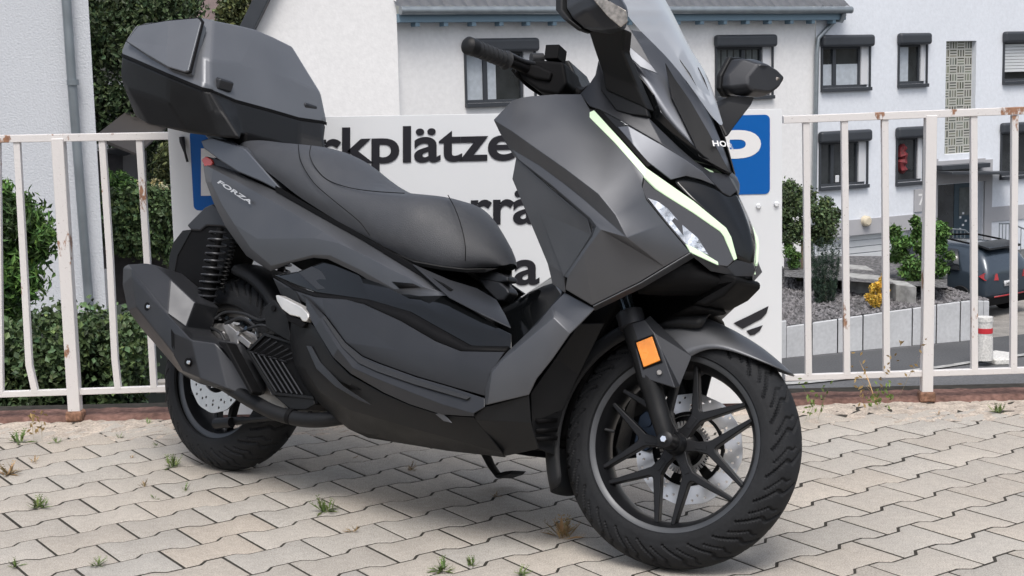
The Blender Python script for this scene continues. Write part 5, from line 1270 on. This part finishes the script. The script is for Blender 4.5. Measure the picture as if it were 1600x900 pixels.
for n in bk:
    q = vs[idx[n]].copy(); q[1] = -.115; vs.append(c*np.array([.08, 0, .08])+q*np.array([.92, 1, .92]))
ff = [[idx[x] for x in f.split()] for f in fr]
nb = len(bk)
for i in range(nb): ff.append((idx[bk[i]], idx[bk[(i+1) % nb]], base+(i+1) % nb, base+i))
ff.append(tuple(range(base, base+nb)))
mf = mk('muffler', vs, ff, 'satin', sco, bevel=.005, seg=3, angle=10)
for x, y in ((231, 479), (294, 566)):
    q = P(x, y, .262); tube('bolt_recess', [q+np.array([0, .004, 0]), q+np.array([0, -.0035, 0])], .0115, 'black', mf, n=20)
    q = P(x+1, y, .266); tube('muffler_bolt', [q, q+np.array([0, -.004, 0])], [.006, .0045], 'chrome', mf, n=10)
pslab('muffler_slot', [(267, 514), (272, 522), (273, 551), (268, 541)], .2655, .255, 'black', mf, bevel=0)
pslab('heat_shield', [(339, 534), (353, 535), (394, 612), (391, 618), (355, 555)], .238, .2, 'black', mf, bevel=.004)

# ---- seat
seat = symgrid('seat', [
 [(802, 412, 0), (797, 412, .012), (788, 415, .026), (779, 414, .034), (779, 418, .028)],
 [(796, 392, 0), (780, 388, .028), (768, 398, .052), (755, 411, .060), (754, 417, .050)],
 [(780, 366, 0), (748, 353, .048), (736, 376, .080), (727, 405, .095), (726, 419, .085)],
 [(757, 337, 0), (720, 322, .060), (703, 352, .112), (692, 395, .130), (688, 416, .120)],
 [(730, 316, 0), (694, 306, .078), (675, 333, .135), (655, 385, .155), (648, 408, .140)],
 [(700, 306, 0), (665, 303, .115), (645, 325, .162), (622, 370, .18), (610, 391, .162)],
 [(665, 303, 0), (625, 301, .13), (605, 318, .168), (578, 350, .182), (560, 365, .165)],
 [(632, 296, 0), (575, 298, .142), (558, 308, .172), (535, 328, .182), (520, 341, .165)],
 [(606, 273, 0), (532, 289, .148), (516, 300, .172), (500, 312, .18), (488, 321, .163)],
 [(570, 246, 0), (503, 262, .146), (490, 280, .17), (475, 296, .176), (462, 304, .16)],
 [(535, 229, 0), (482, 232, .138), (466, 254, .163), (450, 275, .172), (438, 284, .155)],
 [(500, 224, 0), (450, 226, .128), (437, 242, .152), (424, 256, .162), (412, 264, .148)],
 [(455, 223, 0), (415, 222, .112), (405, 231, .132), (396, 240, .142), (388, 246, .13)],
 [(425, 218, 0), (388, 217, .095), (380, 223, .11), (376, 230, .118), (372, 234, .108)],
 [(412, 222, 0), (378, 221, .08), (374, 225, .09), (371, 230, .095), (370, 233, .09)]], 'seat', sco, sub=3)
seam_pts = [(486, 227, .140), (484, 243, .150), (493, 262, .152), (512, 281, .153), (545, 293, .150), (585, 299, .146), (632, 302, .136)]
# stitched seams, slightly proud
def seam(pts): tube('seat_seam', smoothpath([P(*q) for q in pts], 5), .0012, 'black', seat, n=5)
seam([(466, 226, .142), (470, 252, .166), (490, 285, .178), (520, 312, .186), (560, 345, .190), (578, 368, .180)])
seam([(x, y, w+.003) for x, y, w in seam_pts])
seam([(700, 305, .080), (712, 328, .108), (722, 358, .112), (727, 385, .112), (727, 408, .105)])
panel('seat_base', dict(a=(780, 419, .028), b=(760, 419, .045), c=(727, 420, .085), d=(690, 416, .118), e=(645, 408, .15), f=(608, 392, .158), g=(608, 398, .15), h=(645, 415, .145), i=(690, 423, .113), j=(727, 427, .08), k=(758, 427, .045)),
  ['a b k', 'b c j k', 'c d i j', 'd e h i', 'e f g h'], 'plastic', sco, solid=.02)
pslab('seat_hinge', [(738, 424), (760, 418), (793, 432), (794, 440), (778, 442), (745, 434)], .02, -.02, 'satin', sco, bevel=.005)
pslab('fuel_lid', [(742, 432), (780, 440), (792, 450), (796, 458), (786, 470), (776, 470), (758, 452)], .02, -.02, 'satin', sco, bevel=.006)

# ---- nose, screen, lamps
panel('upper_fairing', dict(a=(906, 147, .188), b=(920, 132, .185), c=(930, 117, .18), d=(935, 94, .178), e=(942, 113, .172), f=(940, 140, .178), g=(963, 170, .176), h=(985, 176, .168), i=(1012, 182, .150), j=(1032, 202, .132), k=(1060, 229, .10), l=(1085, 251, .072), m=(1110, 268, .048), n=(1137, 272, .0),
   A=(922, 166, .196), B=(935, 170, .193), C=(967, 186, .186), D=(985, 197, .178), E=(1035, 226, .145), F=(1072, 250, .108), F2=(1097, 266, .080), H=(1117, 287, .052), I=(1130, 301, .035), J=(1141, 307, .018), K=(1152, 298, .0)),
  ['a b f A', 'b c e f', 'c d e', 'A f g B', 'B g C', 'g h D C', 'h i E D', 'i j E', 'j k F E', 'k l F2 F', 'l m H F2', 'm n K J I H'], 'satin', sco, bevel=.003, seg=3, angle=16, harden=False)
panel('garnish_gloss_strip', dict(a=(975, 98, .150), b=(1000, 120, .145), c=(1022, 148, .135), d=(1032, 175, .120), e=(1062, 208, .092), f=(1100, 244, .055), g=(1143, 271, .0), g2=(1137, 277, .0), f2=(1085, 256, .055), e2=(1040, 216, .10), d2=(1012, 184, .128), c2=(990, 140, .145)),
  ['a b c2', 'b c d2 c2', 'c d d2', 'd e e2 d2', 'e f f2 e2', 'f g g2 f2'], 'gloss', sco, bevel=.001)  # gloss black strip between mirror base and screen garnish
panel('mirror_base', dict(a=(940, 112, .182), b=(993, 134, .172), c=(1008, 160, .162), d=(1014, 183, .155), e=(986, 178, .174), f=(962, 172, .182), g=(938, 141, .186)), ['a b c d e f g'], 'plastic', sco, solid=.02, bevel=.004)
# smoked lower screen garnish
symgrid('screen_garnish', [
 [(1143, 271, 0), (1132, 266, .018), (1116, 256, .034), (1100, 246, .046)],
 [(1127, 222, 0), (1112, 226, .030), (1088, 220, .058), (1064, 212, .080)],
 [(1105, 172, 0), (1086, 182, .040), (1058, 180, .080), (1034, 178, .102)],
 [(1080, 122, 0), (1060, 140, .046), (1036, 142, .090), (1018, 144, .118)],
 [(1052, 78, 0), (1030, 96, .048), (1008, 96, .092), (985, 95, .126)],
 [(1034, 44, 0), (1008, 52, .048), (985, 46, .092), (960, 44, .128)],
 ], 'metalgrey', sco, sub=1, solid=.004, fix=True)
panel('garnish_blade', dict(a=(1040, 98, .066), b=(1054, 122, .060), c=(1078, 156, .050), d=(1106, 204, .038), e=(1141, 270, .012), f=(1128, 264, .026), g=(1092, 244, .060), h=(1084, 222, .070), i=(1050, 152, .084)),
  ['a b i', 'b c h i', 'c d g h', 'd e f g'], 'plastic', sco, solid=.003, bevel=.001)
panel('garnish_blade', dict(a=(1062, 92, .040), b=(1078, 114, .032), c=(1093, 143, .024), d=(1073, 129, .040)), ['a b c d'], 'plastic', sco, solid=.003, bevel=.001)
panel('garnish_blade', dict(a=(962, 48, .134), b=(980, 38, .118), c=(1003, 74, .112), d=(1023, 111, .104), e=(990, 83, .128)), ['a b c e', 'c d e'], 'satin', sco, solid=.003, bevel=.001)
panel('garnish_ridge', dict(a=(950, 55, .150), b=(985, 74, .138), c=(1018, 102, .120), d=(1028, 115, .112), e=(1000, 104, .136), f=(968, 74, .148)), ['a b f', 'b c e f', 'c d e'], 'metalgrey', sco, solid=.003, bevel=.001)
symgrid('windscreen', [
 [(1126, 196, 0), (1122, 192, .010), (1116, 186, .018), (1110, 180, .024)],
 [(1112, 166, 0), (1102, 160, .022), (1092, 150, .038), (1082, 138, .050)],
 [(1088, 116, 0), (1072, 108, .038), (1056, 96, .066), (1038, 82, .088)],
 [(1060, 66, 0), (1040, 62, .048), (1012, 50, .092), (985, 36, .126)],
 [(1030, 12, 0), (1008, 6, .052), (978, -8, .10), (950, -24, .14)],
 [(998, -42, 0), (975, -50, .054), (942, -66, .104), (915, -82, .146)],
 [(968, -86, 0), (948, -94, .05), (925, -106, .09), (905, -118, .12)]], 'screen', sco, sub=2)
v, f = textmesh('HONDA', .03, 0, 1.1)
cc, ee, up_ = P(1133, 233, 0), P(1107, 231, .046), P(1131, 224, 0)-P(1133, 233, 0)
x0, x1, y0, y1 = v[:, 0].min(), v[:, 0].max(), v[:, 1].min(), v[:, 1].max(); out = []
for q in v:
    t = 2*(q[0]-x0)/(x1-x0)-1; e = (ee-cc)*np.array([abs(t)**1.4, abs(t), abs(t)**1.4])
    if t > 0: e[1] = -e[1]
    out.append(cc+e+up_*(q[1]-y0)/(y1-y0)+np.array([.012, 0, .004]))
mk('maker_lettering', out, f, 'white', sco, smooth=False, fix=False)

# lamps
hl = panel('headlight', dict(a=(1007, 277, .200), b=(1025, 295, .178), c=(1085, 333, .115), d=(1128, 364, .072), e=(1148, 406, .048), f=(1137, 417, .058), g=(1123, 415, .072), h=(1079, 394, .128), i=(1040, 348, .172), j=(1010, 311, .198), k=(1003, 296, .202)),
  ['a b c h i j k', 'c d e f g h'], 'headglass', sco, solid=.01, bevel=.002)
panel('lamp_reflector', dict(a=(1012, 309, .200), b=(1027, 314, .184), c=(1044, 326, .168), d=(1064, 349, .142), e=(1090, 371, .116), f=(1108, 399, .096), g=(1090, 392, .116), h=(1070, 380, .138), i=(1040, 345, .172)),
  ['a b i', 'b c d i', 'd e h i', 'e f g h'], 'lampchrome', hl, solid=.002, bevel=.001)
drl = panel('light_strip', dict(a=(921, 175, .203), b=(928, 172, .198), c=(972, 220, .200), d=(1010, 262, .192), e=(1084, 314, .118), f=(1135, 356, .068), g=(1143, 371, .060), h=(1152, 404, .044), i=(1147, 407, .050), j=(1131, 369, .070), k=(1125, 361, .077), l=(1083, 332, .120), m=(1040, 305, .164), n=(1024, 294, .182), o=(1007, 277, .204), p=(962, 224, .206), q=(921, 183, .205)),
  ['a b c p q', 'c d o p', 'd e l m n o', 'e f k l', 'f g j k', 'g h i j'], 'drl', hl, solid=.006, bevel=.0015)
panel('light_strip', dict(a=(1071, 381, .138), b=(1084, 386, .126), c=(1122, 409, .078), d=(1123, 414, .080), e=(1079, 394, .132)), ['a b e', 'b c d e'], 'drl', hl, solid=.004, bevel=.001)
panel('strip_bezel', dict(b=(929, 172, .192), b2=(938, 171, .190), c2=(980, 216, .188), c=(973, 219, .194), d=(1011, 261, .186), d2=(1018, 258, .18)), ['b b2 c2 c', 'c c2 d2 d'], 'black', sco, solid=.006, bevel=.001)
panel('nose_side', dict(a=(964, 198, .186), b=(981, 196, .180), c=(1034, 226, .145), d=(1072, 250, .110), e=(1098, 268, .08), f=(1118, 290, .052), g=(1095, 281, .078), h=(1072, 275, .104), i=(1048, 281, .132), j=(1010, 252, .172), k=(990, 228, .182)),
  ['a b k', 'b c j k', 'c d i j', 'd e g h i', 'e f g'], 'metalgrey', sco, bevel=.002)
panel('nose_hollow', dict(a=(930, 174, .190), b=(948, 177, .186), c=(975, 192, .180), d=(976, 198, .180), e=(964, 200, .186), f=(945, 190, .190)), ['a b c d e f'], 'gloss', sco, bevel=.001)
symgrid('nose_panel', [
 [(1150, 298, 0), (1142, 306, .014), (1130, 302, .032), (1116, 290, .054), (1072, 276, .102), (1048, 281, .130)],
 [(1163, 330, 0), (1156, 332, .012), (1146, 330, .030), (1132, 322, .050), (1104, 308, .080), (1068, 298, .116)],
 [(1173, 362, 0), (1168, 364, .010), (1160, 360, .024), (1150, 352, .042), (1130, 340, .064), (1086, 314, .112)],
 [(1178, 392, 0), (1174, 394, .008), (1168, 390, .018), (1160, 382, .030), (1148, 370, .046), (1136, 356, .064)],
 [(1176, 412, 0), (1172, 414, .008), (1166, 411, .016), (1160, 408, .026), (1154, 405, .036), (1150, 402, .044)],
 ], 'gloss', sco, sub=2, solid=.004)
panel('beak', dict(a=(1176, 410, 0), b=(1150, 406, .042), c=(1136, 418, .056), d=(1080, 396, .128), e=(1086, 404, .110), f=(1110, 424, .082), g=(1150, 432, .036), h=(1180, 420, 0), i=(1176, 432, 0)),
  ['a b c g h', 'c d e f g', 'h g i'], 'satin', sco, bevel=.002)

# mirrors (left one measured, right one its mirror image)
def mirror_set(sgn):
    def q(px, py, y):
        v = P(px, py, -y); v[1] *= sgn; return v
    rim_ = [(1158, 90), (1168, 90), (1180, 95), (1176, 140), (1160, 152), (1142, 147), (1134, 138), (1131, 118)]
    shell = [(1166, 92, .28), (1180, 92, .31), (1203, 106, .345), (1218, 121, .375), (1206, 140, .37), (1192, 152, .34), (1178, 153, .32), (1150, 149, .27), (1138, 137, .25), (1136, 118, .25), (1160, 91, .27)]
    fv = [q(*s) for s in shell]
    back = []
    cen = sum(fv)/len(fv)
    for v in fv: 
        d = v-cen; back.append(cen+d*np.array([.3, .96, .96])+np.array([-.052, 0, 0]))
    # the shell bulges forward
    tip = cen+np.array([.045, .0, -.005])
    mid = [cen+(v-cen)*.72+np.array([.038, 0, 0]) for v in fv]
    n = len(fv); vs = mid+fv+back
    f = [tuple(range(n))]+[(i, (i+1) % n, n+(i+1) % n, n+i) for i in range(n)]+[(n+i, n+(i+1) % n, 2*n+(i+1) % n, 2*n+i) for i in range(n)]+[tuple(range(2*n, 3*n))[::-1]]
    mi = mk('mirror', vs, f, 'satin', sco, bevel=.007, seg=3, angle=12)
    il = [(1174, 122, .335), (1198, 115, .365), (1217, 121, .378), (1206, 136, .372), (1184, 140, .352)]
    iv = [q(s[0], s[1], s[2]-.040) for s in il]; 
    slab('indicator_lens', iv, [v+np.array([0, .025*sgn, 0]) for v in iv], 'lens', mi, bevel=.002)
    rimv = [cen+(v-cen)*np.array([.3, 1.10, 1.10])+np.array([-.040, 0, 0]) for v in fv]
    slab('mirror_rim', rimv, [v+np.array([-.014, 0, 0]) for v in rimv], 'plastic', mi, bevel=.004)
    st = [[q(1148, 150, .265), q(1172, 152, .305)], [q(1128, 158, .22), q(1166, 164, .25)], [q(1112, 166, .185), q(1140, 198, .195)], [q(1112, 180, .165), q(1128, 215, .165)]]
    vs = []
    for a, b in st:
        dx = np.array([.016, 0, 0]); vs += [a+dx, b+dx, b-dx, a-dx]
    mk('mirror_stalk', vs, gridfaces(4, 4, True)+[(0, 1, 2, 3), (15, 14, 13, 12)], 'plastic', mi, bevel=.005)
mirror_set(1)
def ringloft(name, rings, m, parent, **k):
    vs = [P(*q) for rg in rings for q in rg]; n = len(rings[0])
    return mk(name, vs, gridfaces(len(rings), n, True)+[tuple(range(n)), tuple(range((len(rings)-1)*n, len(rings)*n))[::-1]], m, parent, **k)
mr = ringloft('mirror', [
 [(884, -52, .30), (884, 14, .345), (893, 28, .350), (912, 44, .335), (926, 50, .290), (934, 10, .25), (915, -50, .26)],
 [(905, -52, .31), (902, 2, .362), (916, 16, .368), (944, 46, .350), (955, 54, .295), (968, 10, .25), (950, -40, .26)],
 [(928, -44, .32), (924, -6, .372), (940, 4, .378), (968, 45, .358), (978, 46, .310), (982, 14, .28), (960, -24, .28)],
 [(945, -28, .32), (944, -4, .365), (956, 4, .368), (974, 36, .352), (981, 34, .325), (981, 18, .31), (965, -12, .30)]], 'satin', sco, bevel=.006, seg=3, angle=12)
slab('indicator_lens', [P(*q) for q in [(922, -6, .383), (938, -5, .385), (962, 7, .380), (979, 17, .365), (981, 34, .360), (970, 43, .366), (950, 26, .380)]], [P(*q) for q in [(922, -6, .36), (938, -5, .36), (962, 7, .36), (979, 17, .345), (981, 34, .34), (970, 43, .345), (950, 26, .36)]], 'lens', mr, bevel=.002)
ringloft('mirror_rim', [
 [(868, -56, .30), (867, 16, .345), (880, 31, .352), (903, 48, .337), (918, 54, .285), (924, 8, .245), (902, -54, .26)],
 [(878, -56, .30), (877, 16, .345), (890, 30, .352), (911, 46, .337), (924, 52, .285), (930, 8, .245), (908, -54, .26)]], 'plastic', mr, bevel=.004)
vs = []
for (x0, y0, w0), (x1, y1, w1) in (((916, 40, .30), (975, 44, .29)), ((926, 72, .255), (972, 78, .245)), ((940, 113, .205), (995, 134, .185)), ((944, 140, .19), (1012, 172, .16))):
    a, b = P(x0, y0, w0), P(x1, y1, w1); d_ = np.array([0, .035, 0]); vs += [a, b, b+d_, a+d_]
mk('mirror_stalk', vs, gridfaces(4, 4, True)+[(0, 1, 2, 3), (15, 14, 13, 12)], 'plastic', mr, bevel=.006)


# handlebar
bar = tube('handlebar', [PW(735, 72, .355), PW(792, 96, .22), PW(850, 118, .10), PW(875, 128, .05)], [.011, .011, .012, .013], 'black', sco)
def bmir(o_fn): pass
for sg in (0, 1):
    g = wmir if sg else (lambda q: q)
    e0, e1 = PW(729, 70, .37), PW(788, 93, .235); d = (e1-e0)/np.linalg.norm(e1-e0)
    gp = tube('grip', [g(q) for q in (e0+d*.030, e0+d*.034, e1, e1+d*.006)], [.0175, .0185, .0185, .023], 'rubber', bar, n=28)
    tube('bar_end_weight', [g(q) for q in (e0-d*.004, e0, e0+d*.005, e0+d*.028, e0+d*.03)], [.008, .016, .0205, .0205, .0165], 'plastic', bar, n=28)
    for k in range(7):
        c = e0+d*(.042+k*.017); tube('grip_ridge', [g(c), g(c+d*.004)], .0196, 'rubber', gp, n=28)
    lv = [PW(789, 84, .235), PW(796, 85, .225), PW(820, 96, .175), PW(850, 103, .12), PW(868, 110, .09)]
    tube('brake_lever', [g(q) for q in smoothpath(lv)], [.010, .009, .008, .007, .006, .006]+[.0058]*19, 'satin', bar, n=10)
    sw = [PW(x, y, .16) for x, y in [(796, 98), (815, 96), (840, 102), (862, 112), (858, 126), (835, 122), (812, 112), (800, 106)]]
    if sg == 0:
        sw0 = sw
    pts = [g(q) for q in sw]; 
    off_ = g(sw[0]*0+PW(820, 105, .16))-g(PW(820, 105, .16)+W2L((0, .05, 0))-W2L((0, 0, 0)))
    slab('switch_housing', pts, [p-off_*1.2 for p in pts], 'black', bar, bevel=.006)
pslab('lever_perch', [(836, 92), (880, 96), (886, 130), (872, 148), (842, 142), (806, 116), (800, 100)], .15, .05, 'black', bar, conv=PW, bevel=.008)
rb = [PW(*q) for q in [(842, 78, .14), (857, 66, .14), (881, 75, .10), (880, 97, .10), (858, 101, .13), (843, 97, .14)]]
ey = W2L((0, 1, 0))-W2L((0, 0, 0)); ex_ = W2L((1, 0, 0))-W2L((0, 0, 0)); ez = W2L((0, 0, 1))-W2L((0, 0, 0))
c0 = PW(868, 86, .12)
RB = np.stack([ex_, ey, ez], 1)@rotax(np.array([0, 1.0, 0]), rad(-4))
box('fluid_reservoir', c0, (.036, .050, .036), 'black', bar, R=RB, bevel=.003)
tube('bar_clamp', [PW(830, 92, .14), PW(848, 92, .12)], .014, 'rubber', bar)
pslab('bar_cover', [(878, 96), (888, 92), (908, 134), (905, 148), (870, 146), (858, 122), (866, 108)], .06, -.06, 'plastic', sco, conv=PW, bevel=.006)
pslab('instrument_cowl', [(840, 120), (870, 112), (905, 140), (930, 122), (960, 150), (940, 170), (840, 165)], .08, -.08, 'black', sco, bevel=.01)
for pts in ([(800, 108, .17), (812, 122, .15), (830, 136, .12), (855, 150, .08), (875, 156, .06)], [(806, 112, .17), (820, 130, .14), (842, 146, .10), (865, 158, .08)], [(812, 105, .18), (830, 120, .14), (850, 140, .10)]):
    tube('cable', smoothpath([P(x, y, w) for x, y, w in pts]), .0038, 'black', bar, n=8)
q = PW(805, 103, .175); tube('cable_adjuster', [q, q+np.array([0, -.012, -.006])], .005, 'brake', bar, n=8)

# side stand on the far side, down
tube('side_stand', [P(757, 705, -.09), P(768, 728, -.19), P(778, 742, -.30)], [.012, .010, .009], 'black', sco, n=12)
pslab('stand_foot', [(771, 741), (790, 736), (801, 735), (795, 741), (776, 747)], -.26, -.32, 'plastic', sco, bevel=.002)

# lettering
text_on('model_lettering', 'FORZA', [P(339, 285.5, .1775), P(391, 319.5, .1825), P(394, 314, .1825), P(342, 280, .1775)], 'silverletter', sco, bold=.03, shear=.2)

# ---- top case
def L3(x, y, z): return np.array([x, y, z])
def ring(pts): return [L3(*p) for p in pts]+[L3(x, -y, z) for x, y, z in pts[::-1] if abs(y) > 1e-6]
def shell(name, rings, m, parent, capb=True, capt=True, **k):
    n = len(rings[0]); vs = [v for r in rings for v in r]
    f = gridfaces(len(rings), n, True)
    if capb: f.append(tuple(range(n)))
    if capt: f.append(tuple(range((len(rings)-1)*n, len(rings)*n))[::-1])
    return mk(name, vs, f, m, parent, **k)
p = lambda px, py, w: tuple(P(px, py, w))
seamr = [(-1.525, 0, 1.035), (-1.535, -.12, 1.036), p(330, 142, .215), p(316, 139, .24), p(262, 117, .268), p(212, 95, .258), p(190, 86, .242), (-2.03, -.12, 1.185), (-2.05, 0, 1.19)]
botr = [(-1.50, 0, .945), (-1.505, -.11, .94), p(378, 218, .165), p(345, 217, .185), p(292, 207, .20), p(232, 197, .20), p(211, 184, .18), (-1.88, -.07, .99), (-1.89, 0, .99)]
midr = [tuple(np.array(a)*.52+np.array(b)*.48) for a, b in zip(seamr, botr)]
midr[5] = p(199, 140, .235); midr[6] = p(187, 120, .230); midr[4] = p(262, 160, .25)
tc = shell('top_case', [ring(botr), ring(midr), ring(seamr)], 'plastic', sco, bevel=.012, seg=4, angle=10)
up = lambda r, dz, k=1: [(x, y*k, z+dz) for x, y, z in r]
s1 = up(seamr, .004, 1.0)
lip = [(x, y*1.02, z+.002) for x, y, z in seamr]
l2 = [(-1.530, 0, 1.055), (-1.540, -.12, 1.056), p(331, 136, .215), p(318, 132, .238), p(262, 108, .268), p(213, 87, .256), p(190, 79, .240), (-2.03, -.12, 1.205), (-2.05, 0, 1.21)]
l3 = [(-1.565, 0, 1.15), (-1.570, -.10, 1.15), p(330, 94, .212), p(318, 90, .226), p(262, 74, .246), p(214, 64, .242), p(197, 62, .232), (-2.03, -.11, 1.245), (-2.05, 0, 1.25)]
l4 = [(-1.635, 0, 1.275), (-1.64, -.07, 1.272), p(334, 32, .152), p(318, 28, .170), p(270, 31, .205), p(226, 36, .205), p(212, 40, .195), (-2.0, -.08, 1.27), (-2.01, 0, 1.272)]
l5 = [(x*.6-.73, y*.5, z+.008) for x, y, z in l4]
lid = shell('case_lid', [ring(r) for r in (s1, l2, l3, l4, l5)], 'caselid', tc, bevel=.012, seg=4, angle=12, capb=False)
sm = shell('case_seam', [ring([(x, y*1.004, z-.004) for x, y, z in seamr]), ring([(x, y*1.004, z+.005) for x, y, z in seamr])], 'black', tc, capb=False, capt=False, smooth=True)
vs = dict(a=(197, 64, .262), b=(216, 40, .236), c=(262, 32, .236), d=(309, 28, .216), e=(314, 34, .218), f=(294, 110, .270), g=(288, 112, .272), h=(262, 104, .288), i=(228, 84, .280), x=(260, 72, .262))
for sg in (1,):
    n = list(vs); V = [P(*vs[k]) for k in n]; V = [np.array([q[0], q[1]*sg, q[2]]) for q in V]; ix = {a: i for i, a in enumerate(n)}
    F = [[ix[z] for z in s.split()] for s in ['a b c x', 'c d e x', 'e f g h x', 'h i a x']]
    mk('lid_insert', V, F, 'caselid', lid, bevel=.003, solid=.03, face_dir=(0, -sg, 0), angle=3)
    V2 = [np.array([q[0], q[1]+.006*sg, q[2]]) for q in V]; cc = sum(V2)/len(V2); V2 = [cc+(q-cc)*np.array([1.045, 1, 1.045]) for q in V2]
    mk('insert_seam', V2, F, 'black', lid, solid=.004, face_dir=(0, -sg, 0), smooth=False)
# hinges on the front face
for (x, y, w), s in (((340, 139, .17), 1), ((472, 176, -.17), 1)):
    c = P(x, y-3, w)
    h = box('case_hinge', c+np.array([.024, 0, .006]), (.026, .054, .032), 'satin', tc, R=rotax(np.array([0, 1.0, 0]), rad(14)), bevel=.007, seg=3)
    box('hinge_plate', c+np.array([.016, 0, -.024]), (.016, .048, .024), 'plastic', h, R=rotax(np.array([0, 1.0, 0]), rad(14)), bevel=.004)
for x, y, w in ((350, 198, .15), (359, 200, .135), (415, 214, -.01), (424, 217, -.025)):
    q = P(x, y, w); tube('case_bolt', [q+np.array([-.01, 0, 0]), q+np.array([.004, 0, 0])], [.006, .005], 'black', tc, n=12)
slab('case_bracket', [L3(-1.50, -.10, .955), L3(-1.50, .10, .955), L3(-1.66, .10, .965), L3(-1.66, -.10, .965)], [L3(-1.50, -.09, .90), L3(-1.50, .09, .90), L3(-1.60, .09, .90), L3(-1.60, -.09, .90)], 'black', sco, bevel=.01)
